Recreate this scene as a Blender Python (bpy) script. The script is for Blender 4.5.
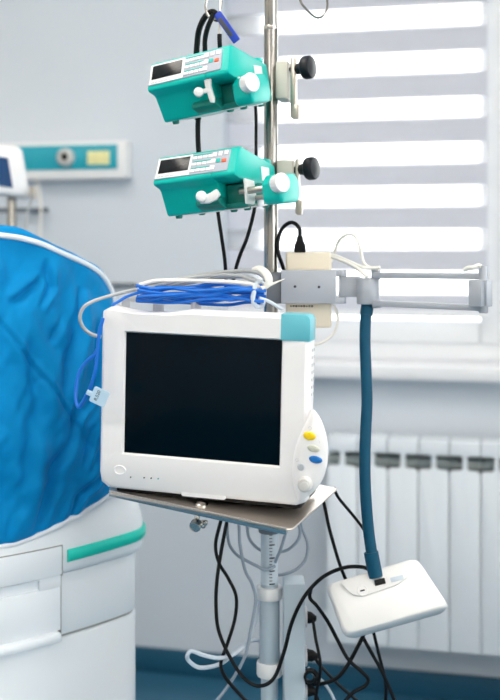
import bpy, bmesh, math, random
from mathutils import Vector, Matrix, noise

random.seed(7)
R = math.radians
for o in list(bpy.data.objects):
    bpy.data.objects.remove(o, do_unlink=True)
scene = bpy.context.scene
COL = scene.collection

# ------------------------------------------------------------------ camera
FPX, U0, V0 = 1042.0, 250.0, 250.0          # focal length and principal point on the 500x700 frame
THETA = R(12.68)                            # the camera is turned left of the window wall's normal
CAM = Vector((0.0, -2.897, 1.225))
RIGHT = Vector((math.cos(THETA), math.sin(THETA), 0))
FWD = Vector((-math.sin(THETA), math.cos(THETA), 0))
UP = Vector((0, 0, 1))
cd = bpy.data.cameras.new('camera')
cam = bpy.data.objects.new('camera', cd)
COL.objects.link(cam)
cam.location = CAM
cam.rotation_euler = (R(90), 0, THETA)
cd.sensor_fit = 'VERTICAL'
cd.sensor_height = 36.0
cd.lens = 36.0 * FPX / 700.0
cd.shift_y = -100.0 / 700.0
cd.clip_start = 0.05
cd.dof.use_dof = True
cd.dof.focus_distance = 1.56
cd.dof.aperture_fstop = 2.9
scene.camera = cam

# ------------------------------------------------------------------ world and exposure
world = bpy.data.worlds.new('overcast_sky')
scene.world = world
world.use_nodes = True
bg = world.node_tree.nodes['Background']
bg.inputs[0].default_value = (1.0, 0.98, 0.962, 1)
bg.inputs[1].default_value = 6.2
vs = scene.view_settings
vs.view_transform = 'Standard'
vs.look = 'None'
vs.exposure = 0.0
vs.gamma = 1.0
vs.use_curve_mapping = False
scene.cycles.use_denoising = True
scene.cycles.max_bounces = 10
scene.cycles.diffuse_bounces = 6
scene.cycles.transparent_max_bounces = 16
scene.cycles.sample_clamp_indirect = 6.0
LAMP = 9.5

# ------------------------------------------------------------------ helpers: projection
def C(u, v, d):
    """point at depth d (m) that the photograph shows at pixel (u, v)"""
    return CAM + RIGHT * ((u - U0) / FPX * d) + FWD * d + UP * (-(v - V0) / FPX * d)

def RAY(u, v):
    return RIGHT * ((u - U0) / FPX) + FWD - UP * ((v - V0) / FPX)

def WL(u, v, n=0.0):
    """point on the plane n metres in front of the window wall"""
    r = RAY(u, v)
    t = (-n - CAM.y) / r.y
    return CAM + r * t

def FRAME(pos, yaw=0, roll=0, pitch=0):
    """yaw: right side turned towards the viewer; roll: right side up; pitch: back up (degrees)"""
    return (Matrix.Translation(pos) @ Matrix.Rotation(THETA - R(yaw), 4, 'Z')
            @ Matrix.Rotation(-R(roll), 4, 'Y') @ Matrix.Rotation(R(pitch), 4, 'X'))

def LOC(M, u, v, y=0.0):
    """local point of frame M on its plane y = const seen at pixel (u, v)"""
    Mi = M.inverted()
    o = Mi @ CAM
    d = Mi.to_3x3() @ RAY(u, v)
    return o + d * ((y - o.y) / d.y)

# ------------------------------------------------------------------ helpers: shapes
def take(bm):
    bm.verts.index_update()
    d = ([v.co.copy() for v in bm.verts], [[v.index for v in f.verts] for f in bm.faces])
    bm.free()
    return d

def rbox(sx, sy, sz, b=0.0, seg=2):
    bm = bmesh.new()
    bmesh.ops.create_cube(bm, size=1)
    for v in bm.verts:
        v.co = Vector((v.co.x * sx, v.co.y * sy, v.co.z * sz))
    if b > 0:
        bmesh.ops.bevel(bm, geom=bm.edges[:], offset=b, segments=seg, profile=0.5, affect='EDGES')
    return take(bm)

def prism(pts, h, b=0.0, seg=2):
    """polygon in XY, extruded 0..h along Z"""
    bm = bmesh.new()
    lo = [bm.verts.new((p[0], p[1], 0)) for p in pts]
    hi = [bm.verts.new((p[0], p[1], h)) for p in pts]
    n = len(pts)
    bm.faces.new(lo[::-1])
    bm.faces.new(hi)
    for i in range(n):
        bm.faces.new((lo[i], lo[(i + 1) % n], hi[(i + 1) % n], hi[i]))
    bmesh.ops.recalc_face_normals(bm, faces=bm.faces[:])
    if b > 0:
        es = [e for e in bm.edges if e.is_manifold and e.calc_face_angle(0) > R(25)]
        bmesh.ops.bevel(bm, geom=es, offset=b, segments=seg, profile=0.5, affect='EDGES', clamp_overlap=True)
    return take(bm)

def lathe(prof, n=24):
    """profile [(r, z)] turned around Z"""
    vs_, fs = [], []
    rings = []
    for r, z in prof:
        if r < 1e-6:
            rings.append([len(vs_)]); vs_.append(Vector((0, 0, z)))
        else:
            base = len(vs_)
            for k in range(n):
                a = 2 * math.pi * k / n
                vs_.append(Vector((r * math.cos(a), r * math.sin(a), z)))
            rings.append(list(range(base, base + n)))
    for a, b in zip(rings, rings[1:]):
        if len(a) == 1 and len(b) == 1:
            continue
        for k in range(n):
            k2 = (k + 1) % n
            if len(a) == 1:
                fs.append([a[0], b[k2], b[k]])
            elif len(b) == 1:
                fs.append([a[k], a[k2], b[0]])
            else:
                fs.append([a[k], a[k2], b[k2], b[k]])
    return vs_, fs

def cylinder(r, h, b=0.001, n=24):
    b = min(b, r * .4, h * .4)
    return lathe([(0, 0), (r - b, 0), (r - .3 * b, .3 * b), (r, b), (r, h - b), (r - .3 * b, h - .3 * b), (r - b, h), (0, h)], n)

def spline(pts, per=8, closed=False):
    pts = [Vector(p) for p in pts]
    n = len(pts)
    out = []
    rng = range(n if closed else n - 1)
    for i in rng:
        if closed:
            p0, p1, p2, p3 = pts[(i - 1) % n], pts[i], pts[(i + 1) % n], pts[(i + 2) % n]
        else:
            p1, p2 = pts[i], pts[i + 1]
            p0 = pts[i - 1] if i > 0 else p1 * 2 - p2
            p3 = pts[i + 2] if i + 2 < n else p2 * 2 - p1
        for k in range(per):
            t = k / per
            out.append(0.5 * ((2 * p1) + (p2 - p0) * t + (2 * p0 - 5 * p1 + 4 * p2 - p3) * t * t
                              + (3 * p1 - p0 - 3 * p2 + p3) * t ** 3))
    if not closed:
        out.append(pts[-1].copy())
    return out

def tube(pts, r, n=8, per=8, closed=False, raw=False, flat=1.0):
    P = [Vector(p) for p in pts] if raw else spline(pts, per, closed)
    m = len(P)
    vs_, fs = [], []
    up = None
    for i, p in enumerate(P):
        if closed:
            t = P[(i + 1) % m] - P[i - 1]
        else:
            t = P[min(i + 1, m - 1)] - P[max(i - 1, 0)]
        t.normalize()
        if up is None:
            up = t.orthogonal().normalized()
        else:
            up = (up - t * up.dot(t)).normalized()
        s = t.cross(up)
        rr = r(i / max(1, m - 1)) if callable(r) else r
        for k in range(n):
            a = 2 * math.pi * k / n
            vs_.append(p + up * (rr * math.cos(a)) + s * (rr * flat * math.sin(a)))
    for i in range(m if closed else m - 1):
        j = (i + 1) % m
        for k in range(n):
            k2 = (k + 1) % n
            fs.append([i * n + k, j * n + k, j * n + k2, i * n + k2])
    if not closed:
        fs.append([k for k in range(n)])
        fs.append([(m - 1) * n + k for k in range(n)][::-1])
    return vs_, fs

def sheet(fn, nu, nv):
    vs_, fs = [], []
    for j in range(nv + 1):
        for i in range(nu + 1):
            vs_.append(Vector(fn(i / nu, j / nv)))
    for j in range(nv):
        for i in range(nu):
            a = j * (nu + 1) + i
            fs.append([a, a + 1, a + nu + 2, a + nu + 1])
    return vs_, fs

def T(x=0, y=0, z=0):
    return Matrix.Translation((x, y, z))

def AX(o, d):
    """matrix that puts the local Z axis along d at o"""
    return Matrix.Translation(o) @ Vector(d).to_track_quat('Z', 'Y').to_matrix().to_4x4()

RX90 = Matrix.Rotation(R(90), 4, 'X')      # XY polygon -> XZ plane, extruded towards -Y

class MB:
    def __init__(self, *items):
        self.v, self.f = [], []
        for it in items:
            self.add(*it) if isinstance(it, tuple) and len(it) == 2 and isinstance(it[1], Matrix) else self.add(it)

    def add(self, data, M=None):
        b = len(self.v)
        self.v += [M @ p if M is not None else Vector(p) for p in data[0]]
        self.f += [[i + b for i in f] for f in data[1]]
        return self

    def box(self, c, s, b=0.0, M=None, seg=2):
        m = T(*c)
        if M is not None:
            m = M @ m
        return self.add(rbox(s[0], s[1], s[2], b, seg), m)

    def cyl(self, p0, p1, r, b=0.0008, n=20):
        p0, p1 = Vector(p0), Vector(p1)
        return self.add(cylinder(r, (p1 - p0).length, b, n), AX(p0, p1 - p0))

def tag(o, label=None, cat=None, group=None, kind=None):
    if label: o['label'] = label
    if cat: o['category'] = cat
    if group: o['group'] = group
    if kind: o['kind'] = kind
    return o

def obj(name, mb, mat, parent=None, smooth=40, center=False):
    me = bpy.data.meshes.new(name)
    vs_ = mb.v
    off = Vector((0, 0, 0))
    if center:
        off = Vector(((min(v.x for v in vs_) + max(v.x for v in vs_)) / 2,
                      (min(v.y for v in vs_) + max(v.y for v in vs_)) / 2, min(v.z for v in vs_)))
        vs_ = [v - off for v in vs_]
    me.from_pydata([tuple(v) for v in vs_], [], mb.f)
    bm = bmesh.new(); bm.from_mesh(me)
    bmesh.ops.recalc_face_normals(bm, faces=bm.faces[:])
    bm.to_mesh(me); bm.free()
    if smooth:
        me.polygons.foreach_set('use_smooth', [True] * len(me.polygons))
        me.set_sharp_from_angle(angle=R(smooth))
    me.materials.append(mat)
    o = bpy.data.objects.new(name, me)
    COL.objects.link(o)
    o.location = off
    if parent is not None:
        o.parent = parent
    return o

def thing(name, label, cat, M=None, group=None):
    o = bpy.data.objects.new(name, None)
    o.empty_display_size = 0.05
    COL.objects.link(o)
    if M is not None:
        o.matrix_world = M
    tag(o, label, cat, group)
    return o

def text_mb(body, size, M, extrude=0.0002):
    cu = bpy.data.curves.new('lettering', 'FONT')
    cu.body = body; cu.size = size; cu.extrude = extrude
    cu.align_x = 'CENTER'; cu.align_y = 'CENTER'
    to = bpy.data.objects.new('lettering', cu)
    COL.objects.link(to)
    dg = bpy.context.evaluated_depsgraph_get()
    me = bpy.data.meshes.new_from_object(to.evaluated_get(dg))
    mb = MB().add(([v.co.copy() for v in me.vertices], [list(p.vertices) for p in me.polygons]), M)
    bpy.data.objects.remove(to, do_unlink=True)
    bpy.data.curves.remove(cu)
    bpy.data.meshes.remove(me)
    return mb

# ------------------------------------------------------------------ materials
def lin(c):
    return tuple(((x / 255) / 12.92 if x / 255 <= .04045 else ((x / 255 + .055) / 1.055) ** 2.4) for x in c)

MATS = {}
def mat(name, rgb, rough=0.45, metal=0.0, spec=0.5, var=0.0, vscale=8.0, bump=0.0, bscale=200.0, coat=0.0, sheen=0.0, emit=0.0, trans=0.0):
    m = bpy.data.materials.new(name)
    m.use_nodes = True
    nt = m.node_tree
    p = nt.nodes['Principled BSDF']
    c = lin(rgb)
    p.inputs['Base Color'].default_value = (*c, 1)
    p.inputs['Roughness'].default_value = rough
    p.inputs['Metallic'].default_value = metal
    p.inputs['Specular IOR Level'].default_value = spec
    p.inputs['Coat Weight'].default_value = coat
    p.inputs['Sheen Weight'].default_value = sheen
    if emit:
        p.inputs['Emission Color'].default_value = (*c, 1)
        p.inputs['Emission Strength'].default_value = emit
    tc = nt.nodes.new('ShaderNodeTexCoord')
    if var > 0:
        nz = nt.nodes.new('ShaderNodeTexNoise')
        nz.inputs['Scale'].default_value = vscale
        nz.inputs['Detail'].default_value = 4
        nt.links.new(tc.outputs['Object'], nz.inputs['Vector'])
        rp = nt.nodes.new('ShaderNodeValToRGB')
        rp.color_ramp.elements[0].position = .3
        rp.color_ramp.elements[1].position = .7
        rp.color_ramp.elements[0].color = (*[x * (1 - var) for x in c], 1)
        rp.color_ramp.elements[1].color = (*[min(1, x * (1 + var)) for x in c], 1)
        nt.links.new(nz.outputs['Fac'], rp.inputs['Fac'])
        nt.links.new(rp.outputs['Color'], p.inputs['Base Color'])
    if bump > 0:
        nb = nt.nodes.new('ShaderNodeTexNoise')
        nb.inputs['Scale'].default_value = bscale
        nb.inputs['Detail'].default_value = 3
        nt.links.new(tc.outputs['Object'], nb.inputs['Vector'])
        bp = nt.nodes.new('ShaderNodeBump')
        bp.inputs['Strength'].default_value = bump
        bp.inputs['Distance'].default_value = 0.002
        nt.links.new(nb.outputs['Fac'], bp.inputs['Height'])
        nt.links.new(bp.outputs['Normal'], p.inputs['Normal'])
    MATS[name] = m
    return m

WALL = mat('wall_paint', (211, 219, 228), .75, spec=.25, var=.015, vscale=3, bump=.05, bscale=90)
WALLW = mat('warm_wall_paint', (234, 230, 224), .75, spec=.25, var=.015, vscale=3)
CEIL = mat('ceiling_paint', (238, 236, 232), .9, spec=.2, var=.01)
FLOOR = mat('blue_vinyl_floor', (46, 98, 126), .4, spec=.5, var=.06, vscale=14, bump=.02)
BASEB = mat('blue_skirting', (24, 84, 112), .5, var=.03)
PVC = mat('white_window_plastic', (236, 239, 243), .35, var=.01)
SILLM = mat('white_sill', (240, 242, 246), .3, var=.01)
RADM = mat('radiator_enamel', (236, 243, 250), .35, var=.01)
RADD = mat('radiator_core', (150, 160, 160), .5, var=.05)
DARKLINE = mat('rail_and_shadow_grey', (92, 104, 116), .5, var=.04)
WHITEP = mat('white_plastic', (236, 236, 238), .38, var=.01, vscale=5, bump=.03, bscale=900)
OFFW = mat('off_white_plastic', (232, 233, 234), .4, var=.01)
PANELTEAL = mat('teal_panel', (8, 160, 180), .4, var=.02)
TEAL = mat('teal_plastic', (0, 184, 174), .4, spec=.25, var=.02, bump=.03, bscale=900)
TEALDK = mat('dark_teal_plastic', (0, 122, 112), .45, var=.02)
LTEAL = mat('pale_teal_plastic', (100, 188, 204), .35, var=.01)
MINT = mat('mint_bumper', (8, 202, 184), .4, var=.02)
CABW = mat('cabinet_white', (230, 236, 242), .4, var=.01)
SEAM = mat('grey_seam', (150, 152, 150), .6, var=.02)
CREAM = mat('cream_plastic', (232, 222, 203), .45, var=.015)
CLAMPC = mat('clamp_cream', (206, 203, 192), .5, var=.03)
BLACK = mat('black_rubber', (6, 7, 11), .48, spec=.25, var=.05)
KNOBB = mat('black_knob', (18, 23, 33), .42, spec=.35, var=.04)
DISP = mat('dark_display', (22, 26, 30), .2, spec=.3, var=.02)
KEYW = mat('white_key', (240, 242, 244), .5, var=.01)
KEYT = mat('teal_key', (0, 186, 178), .5, var=.01)
KEYO = mat('orange_key', (235, 96, 52), .5, var=.01)
KEYPAD = mat('grey_keypad', (170, 178, 192), .5, var=.01)
PLATEW = mat('display_surround', (226, 230, 233), .45, var=.01)
STEEL = mat('polished_steel', (205, 205, 204), .2, metal=1.0, var=.03, vscale=30)
TRAYM = mat('tray_steel', (232, 222, 212), .3, metal=.85, var=.03, vscale=30)
POLEM = mat('stainless_pole', (158, 156, 152), .25, metal=1.0, var=.03)
CHROME = mat('chrome', (205, 202, 196), .22, metal=1.0, var=.02)
BRUSH = mat('brushed_steel', (196, 190, 180), .32, metal=1.0, var=.04, vscale=40)
ALU = mat('grey_aluminium', (170, 176, 186), .45, metal=.2, var=.03, vscale=30, bump=.05, bscale=600)
ALUD = mat('dark_aluminium', (112, 118, 126), .45, metal=.35, var=.03)
COLUMN = mat('painted_column', (176, 192, 204), .42, var=.02)
SCALEW = mat('scale_strip', (206, 218, 228), .5, var=.02)
INK = mat('ink', (40, 46, 58), .6, var=.02)
SCREEN = mat('dark_glass_screen', (1, 14, 24), .18, spec=.08, var=.05)
BEZEL = mat('grey_bezel_lip', (188, 192, 198), .45, var=.01)
YEL = mat('yellow_button', (244, 206, 12), .4, var=.02)
BEI = mat('beige_button', (196, 199, 186), .45, var=.02)
BLU = mat('blue_button', (16, 112, 190), .4, var=.02)
GRY = mat('grey_button', (176, 182, 190), .45, var=.02)
KNOBG = mat('pale_grey_knob', (205, 205, 203), .45, var=.02)
CABGREY = mat('grey_cable', (172, 176, 178), .45, var=.03)
CABSLATE = mat('slate_cable', (150, 163, 178), .45, var=.03)
CABPALE = mat('pale_cable', (198, 210, 222), .45, var=.03)
CABWHITE = mat('white_cable', (232, 230, 224), .45, var=.02)
CABBLUE = mat('blue_cable', (0, 106, 206), .4, var=.05)
STRAPB = mat('blue_strap', (28, 62, 178), .5, var=.05)
HOSE = mat('petrol_blue_hose', (0, 74, 102), .55, spec=.25, var=.05, vscale=30)
TAGM = mat('pale_blue_tag', (176, 206, 228), .4, var=.03)
YLAB = mat('yellow_label', (232, 228, 168), .6, var=.05, vscale=60)
NAVY = mat('navy_screen', (10, 62, 110), .25, spec=.4, var=.05)
LAMPW = mat('lamp_head_white', (232, 232, 232), .38, var=.008)
BLINDG = mat('blind_fabric', (212, 215, 226), .85, spec=.1, var=.02, vscale=12, bump=.1, bscale=700)
PIPING = mat('white_piping', (236, 242, 248), .7, spec=.2, var=.02, bump=.1, bscale=900)
GREYP = mat('shaded_grey_plastic', (196, 198, 202), .5, var=.01)
CASTER = mat('caster_grey', (70, 74, 80), .5, var=.04)

def cloth_mat():
    m = mat('blue_quilt_cloth', (0, 133, 197), .65, spec=.1, var=.05, vscale=20, sheen=.03)
    nt = m.node_tree
    p = nt.nodes['Principled BSDF']
    tc = [n for n in nt.nodes if n.type == 'TEX_COORD'][0]
    n1 = nt.nodes.new('ShaderNodeTexNoise'); n1.inputs['Scale'].default_value = 26; n1.inputs['Detail'].default_value = 4
    n1.inputs['Distortion'].default_value = .8
    n2 = nt.nodes.new('ShaderNodeTexNoise'); n2.inputs['Scale'].default_value = 900
    for n in (n1, n2):
        nt.links.new(tc.outputs['Object'], n.inputs['Vector'])
    b1 = nt.nodes.new('ShaderNodeBump'); b1.inputs['Strength'].default_value = .12; b1.inputs['Distance'].default_value = .006
    b2 = nt.nodes.new('ShaderNodeBump'); b2.inputs['Strength'].default_value = .15; b2.inputs['Distance'].default_value = .001
    nt.links.new(n1.outputs['Fac'], b1.inputs['Height'])
    nt.links.new(n2.outputs['Fac'], b2.inputs['Height'])
    nt.links.new(b1.outputs['Normal'], b2.inputs['Normal'])
    nt.links.new(b2.outputs['Normal'], p.inputs['Normal'])
    return m
CLOTH = cloth_mat()

def sheer_mat():
    m = bpy.data.materials.new('sheer_blind_mesh')
    m.use_nodes = True
    nt = m.node_tree
    nt.nodes.remove(nt.nodes['Principled BSDF'])
    out = nt.nodes['Material Output']
    tr = nt.nodes.new('ShaderNodeBsdfTransparent')
    tl = nt.nodes.new('ShaderNodeBsdfTranslucent')
    tl.inputs['Color'].default_value = (.92, .93, .95, 1)
    df = nt.nodes.new('ShaderNodeBsdfDiffuse')
    df.inputs['Color'].default_value = (.9, .91, .93, 1)
    a = nt.nodes.new('ShaderNodeMixShader'); a.inputs[0].default_value = .4
    nt.links.new(tl.outputs[0], a.inputs[1]); nt.links.new(df.outputs[0], a.inputs[2])
    wv = nt.nodes.new('ShaderNodeTexNoise'); wv.inputs['Scale'].default_value = 900
    tc = nt.nodes.new('ShaderNodeTexCoord'); nt.links.new(tc.outputs['Object'], wv.inputs['Vector'])
    mr = nt.nodes.new('ShaderNodeMapRange'); mr.inputs['To Min'].default_value = .28; mr.inputs['To Max'].default_value = .42
    nt.links.new(wv.outputs['Fac'], mr.inputs['Value'])
    b = nt.nodes.new('ShaderNodeMixShader')
    nt.links.new(mr.outputs[0], b.inputs[0])
    nt.links.new(tr.outputs[0], b.inputs[1]); nt.links.new(a.outputs[0], b.inputs[2])
    nt.links.new(b.outputs[0], out.inputs['Surface'])
    return m
SHEER = sheer_mat()

def glass_mat():
    m = bpy.data.materials.new('window_glass')
    m.use_nodes = True
    nt = m.node_tree
    nt.nodes.remove(nt.nodes['Principled BSDF'])
    out = nt.nodes['Material Output']
    tr = nt.nodes.new('ShaderNodeBsdfTransparent'); tr.inputs['Color'].default_value = (.95, .97, .97, 1)
    gl = nt.nodes.new('ShaderNodeBsdfGlossy'); gl.inputs['Roughness'].default_value = .02
    fr = nt.nodes.new('ShaderNodeFresnel'); fr.inputs['IOR'].default_value = 1.45
    b = nt.nodes.new('ShaderNodeMixShader')
    nt.links.new(fr.outputs[0], b.inputs[0]); nt.links.new(tr.outputs[0], b.inputs[1]); nt.links.new(gl.outputs[0], b.inputs[2])
    nt.links.new(b.outputs[0], out.inputs['Surface'])
    return m
GLASS = glass_mat()

DIFF = mat('lamp_diffuser', (255, 246, 236), .6, emit=LAMP)

# ================================================================== THE ROOM
XL, XR, YF, ZC = -2.4, 2.2, -4.6, 2.75
# window opening
wx0 = WL(223, 150, 0.0).x
wx1 = wx0 + 1.75
SILL_TOP = WL(400, 366, 0.07).z
wz0, wz1 = SILL_TOP - 0.004, 2.3
fl = MB().box(((XL + XR) / 2, YF / 2, -0.05), (XR - XL + .4, -YF + .4, 0.1))
tag(obj('floor', fl, FLOOR), 'blue vinyl hospital floor', 'floor', kind='structure')
ce = MB().box(((XL + XR) / 2, YF / 2, ZC + .05), (XR - XL + .4, -YF + .4, 0.1))
tag(obj('ceiling', ce, CEIL), 'plain white ceiling of the ward', 'ceiling', kind='structure')
wb = MB()
wb.box(((XL + wx0) / 2, .11, ZC / 2), (wx0 - XL, .22, ZC))
wb.box(((XR + wx1) / 2, .11, ZC / 2), (XR - wx1, .22, ZC))
wb.box(((wx0 + wx1) / 2, .11, wz0 / 2 - .01), (wx1 - wx0, .22, wz0 - .02))
wb.box(((wx0 + wx1) / 2, .11, (ZC + wz1) / 2), (wx1 - wx0, .22, ZC - wz1))
tag(obj('wall_back', wb, WALL), 'pale blue-grey painted wall with the window opening', 'wall', kind='structure')
tag(obj('wall_left', MB().box((XL - .05, YF / 2, ZC / 2), (.1, -YF, ZC)), WALLW), 'pale painted side wall of the ward', 'wall', kind='structure')
SY0, SY1, SZ0, SZ1 = -3.9, -1.2, .85, 2.35  # opening for the added side window
wr = MB()
wr.box((XR + .1, (YF + SY0) / 2, ZC / 2), (.2, SY0 - YF, ZC))
wr.box((XR + .1, SY1 / 2, ZC / 2), (.2, -SY1, ZC))
wr.box((XR + .1, (SY0 + SY1) / 2, SZ0 / 2), (.2, SY1 - SY0, SZ0))
wr.box((XR + .1, (SY0 + SY1) / 2, (SZ1 + ZC) / 2), (.2, SY1 - SY0, ZC - SZ1))
tag(obj('wall_right', wr, WALLW), 'pale painted wall opposite the side wall', 'wall', kind='structure')
tag(obj('wall_front', MB().box(((XL + XR) / 2, YF - .05, ZC / 2), (XR - XL, .1, ZC)), WALLW), 'pale painted wall facing the window', 'wall', kind='structure')
bb = MB().box(((XL + XR) / 2, -.006, .035), (XR - XL, .012, .07), .003)
tag(obj('baseboard_back', bb, BASEB), 'dark blue skirting strip along the window wall', 'baseboard', kind='structure')

# window sill board
sl = MB().box(((wx0 + wx1) / 2 - .02, .03, SILL_TOP - .019), (wx1 - wx0 + .16, .20, .038), .006)
tag(obj('trim_1', sl, SILLM), 'white window sill board with a rounded front edge', 'window sill', kind='structure')
# dark strip standing in for a wall shadow left of the window
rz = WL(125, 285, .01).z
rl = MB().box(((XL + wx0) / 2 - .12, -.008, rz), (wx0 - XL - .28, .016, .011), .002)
tag(obj('shadow_strip', rl, DARKLINE), 'thin dark grey strip standing in for a shadow line on the wall left of the window', 'trim', kind='structure')

# window: fixed frame, two sashes with panes
win = thing('window_1', 'white plastic window with two sashes behind the striped blind', 'window', T((wx0 + wx1) / 2, .12, SILL_TOP))
win['kind'] = 'structure'
hw = (wx1 - wx0) / 2
hh = wz1 - SILL_TOP
mul = WL(508, 200, -.10).x - (wx0 + wx1) / 2
fr = MB()
fr.box((-hw + .025, 0, hh / 2), (.05, .07, hh), .004)
fr.box((hw - .025, 0, hh / 2), (.05, .07, hh), .004)
fr.box((0, 0, .03), (2 * hw - .1, .07, .06), .004)
fr.box((0, 0, hh - .025), (2 * hw - .1, .07, .05), .004)
fr.box((mul, 0, hh / 2), (.06, .07, hh - .1), .004)
obj('window_frame', fr, PVC, win)
def sash(x0, x1, y, nm):
    z0, z1 = .05, hh - .04
    w = .065
    s = MB()
    s.box((x0 + w / 2, y, (z0 + z1) / 2), (w, .06, z1 - z0), .008)
    s.box((x1 - w / 2, y, (z0 + z1) / 2), (w, .06, z1 - z0), .008)
    s.box(((x0 + x1) / 2, y, z0 + w / 2), (x1 - x0 - 2 * w, .06, w), .008)
    s.box(((x0 + x1) / 2, y, z1 - w / 2), (x1 - x0 - 2 * w, .06, w), .008)
    so = obj(nm, s, PVC, win)
    obj('pane', MB().box(((x0 + x1) / 2, y + .01, (z0 + z1) / 2), (x1 - x0 - 2 * w + .01, .006, z1 - z0 - 2 * w + .01)), GLASS, so)
sash(-hw + .035, mul - .012, -.015, 'sash')
sash(mul + .012, hw - .035, -.035, 'sash')

# added window in the unseen side wall, put in for light from the right
w2 = thing('added_window', 'added white plastic window in the unseen side wall, for light from the right', 'window', T(XR + .12, (SY0 + SY1) / 2, SZ0))
w2['kind'] = 'structure'
hw2, hh2 = (SY1 - SY0) / 2, SZ1 - SZ0
f2 = MB()
for yy in (-hw2 + .03, -.0, hw2 - .03):
    f2.box((0, yy, hh2 / 2), (.07, .06, hh2), .004)
for zz in (.03, hh2 - .03):
    f2.box((0, 0, zz), (.07, 2 * hw2 - .12, .06), .004)
obj('window_frame', f2, PVC, w2)
for sg in (-1, 1):
    obj('pane', MB().box((0, sg * hw2 / 2, hh2 / 2), (.006, hw2 - .07, hh2 - .10)), GLASS, w2)

# day-and-night blind: alternating opaque and sheer bands, each a part
bz = []
bx0 = WL(224, 150, -.055).x
bx1 = WL(487.5, 150, -.055).x
by = .055
blind = thing('zebra_blind', 'striped day and night roller blind of grey and sheer bands on the window', 'blind', T((bx0 + bx1) / 2, by, SILL_TOP + .1))
zref = lambda v: WL(420, v, -by).z
z_at = [zref(v) for v in (27, 52, 73, 98, 118, 143, 163.5, 186, 206, 229, 249.5, 271, 294, 311)]
z_at = sorted(z_at)
per = zref(27) - zref(73)
top = z_at[-1]
# continue the pattern upwards to the cassette
opaque_first = True
bands = []
for i in range(len(z_at) - 1):
    a, b = z_at[i], z_at[i + 1]
    # between v=27 and 52 opaque, 52-73 sheer ...
    idx = len(z_at) - 2 - i
    bands.append((a, b, idx % 2 == 0))
cur = top
op = False
hgrey, hsheer = (zref(27) - zref(52)), (zref(52) - zref(73))
while cur < wz1 - .12:
    h = hgrey if op else hsheer
    bands.append((cur, min(cur + h, wz1 - .08), op))
    cur += h
    op = not op
bb0 = SILL_TOP + .1
for a, b, opq in bands:
    m = MB().add(rbox(bx1 - bx0, .0012, b - a, 0), T(0, 0, (a + b) / 2 - bb0))
    obj('opaque_band' if opq else 'sheer_band', m, BLINDG if opq else SHEER, blind, smooth=0)
zb = z_at[0] - bb0
obj('bottom_rail', MB().box((0, 0, zb - .008), (bx1 - bx0, .014, .018), .005), PVC, blind)
obj('cassette', MB().box((0, .0, wz1 - .045 - bb0), (bx1 - bx0 + .02, .06, .07), .012), PVC, blind)

# ceiling lamps (above and behind the viewer)
for i, (lx, ly) in enumerate(((-1.0, -1.8), (1.0, -1.8), (-1.0, -3.6), (1.0, -3.6))):
    l = thing('ceiling_light', 'flat white ceiling light panel' + (' near the striped blind' if ly > -3 else ' far from the striped blind') + (' on the incubator side' if lx < 0 else ' on the radiator side'), 'light', T(lx, ly, ZC - .05), 'ceiling light panels')
    f = MB()
    for sx in (-1, 1):
        f.box((sx * .31, 0, .025), (.02, 1.24, .05), .003)
    for sy in (-1, 1):
        f.box((0, sy * .61, .025), (.60, .02, .05), .003)
    obj('frame', f, PVC, l)
    obj('diffuser', MB().box((0, 0, .02), (.60, 1.2, .02)), DIFF, l, smooth=0)

# ================================================================== RADIATOR
RN = .125                                   # front face, metres in front of the wall
rx0 = WL(327, 550, RN).x
SEC = .0805
rbot = WL(400, 648, RN).z
rtop = WL(440, 441, RN).z
hole1, hole0 = WL(440, 455.5, RN).z, WL(440, 470.5, RN).z
rad = thing('radiator', 'white sectional radiator on the wall below the window sill', 'radiator', T(rx0, -RN, rbot))
H = rtop - rbot
h0, h1 = hole0 - rbot, hole1 - rbot
sec_mesh = None
for k in range(10):
    if sec_mesh is None:
        w = SEC / 2 - .0012
        nk = .0055
        out = [(-w, 0), (w, 0), (w, h0 - .006), (w - .006, h0), (nk + .006, h0 + .001), (nk, h0 + .006), (nk, h1 - .003), (nk + .003, h1), (w, h1),
               (w, H - .004), (w - .005, H), (-w + .005, H), (-w, H - .004), (-w, h1), (-nk - .003, h1), (-nk, h1 - .003), (-nk, h0 + .006),
               (-nk - .006, h0 + .001), (-w + .006, h0), (-w, h0 - .006)]
        mb = MB().add(prism(out, .010, .0015, 2), T(0, .010, 0) @ RX90)
        mb.box((0, .05, H / 2 - .01), (.012, .08, H - .03), .003)
        mb.box((0, .05, H - .008), (SEC - .004, .08, .012), .003)
        o = obj('section', mb, RADM, rad)
        sec_mesh = o.data
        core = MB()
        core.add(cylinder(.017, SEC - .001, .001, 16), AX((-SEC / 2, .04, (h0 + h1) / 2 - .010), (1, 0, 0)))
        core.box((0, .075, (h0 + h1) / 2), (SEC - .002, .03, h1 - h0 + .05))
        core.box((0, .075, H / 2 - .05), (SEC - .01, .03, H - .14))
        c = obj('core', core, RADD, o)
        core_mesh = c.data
    else:
        o = bpy.data.objects.new('section', sec_mesh); COL.objects.link(o); o.parent = rad
        c = bpy.data.objects.new('core', core_mesh); COL.objects.link(c); c.parent = o
    o.location = (SEC * (k + .5), 0, 0)
for zz in (.05, H - .05):
    obj('end_plug', MB().cyl((-.015, .05, zz), (.0, .05, zz), .015), RADM, rad)
for s in (.2, .6):
    obj('bracket', MB().box((s, .105, H - .09), (.03, .04, .012)), RADD, rad)

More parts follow.
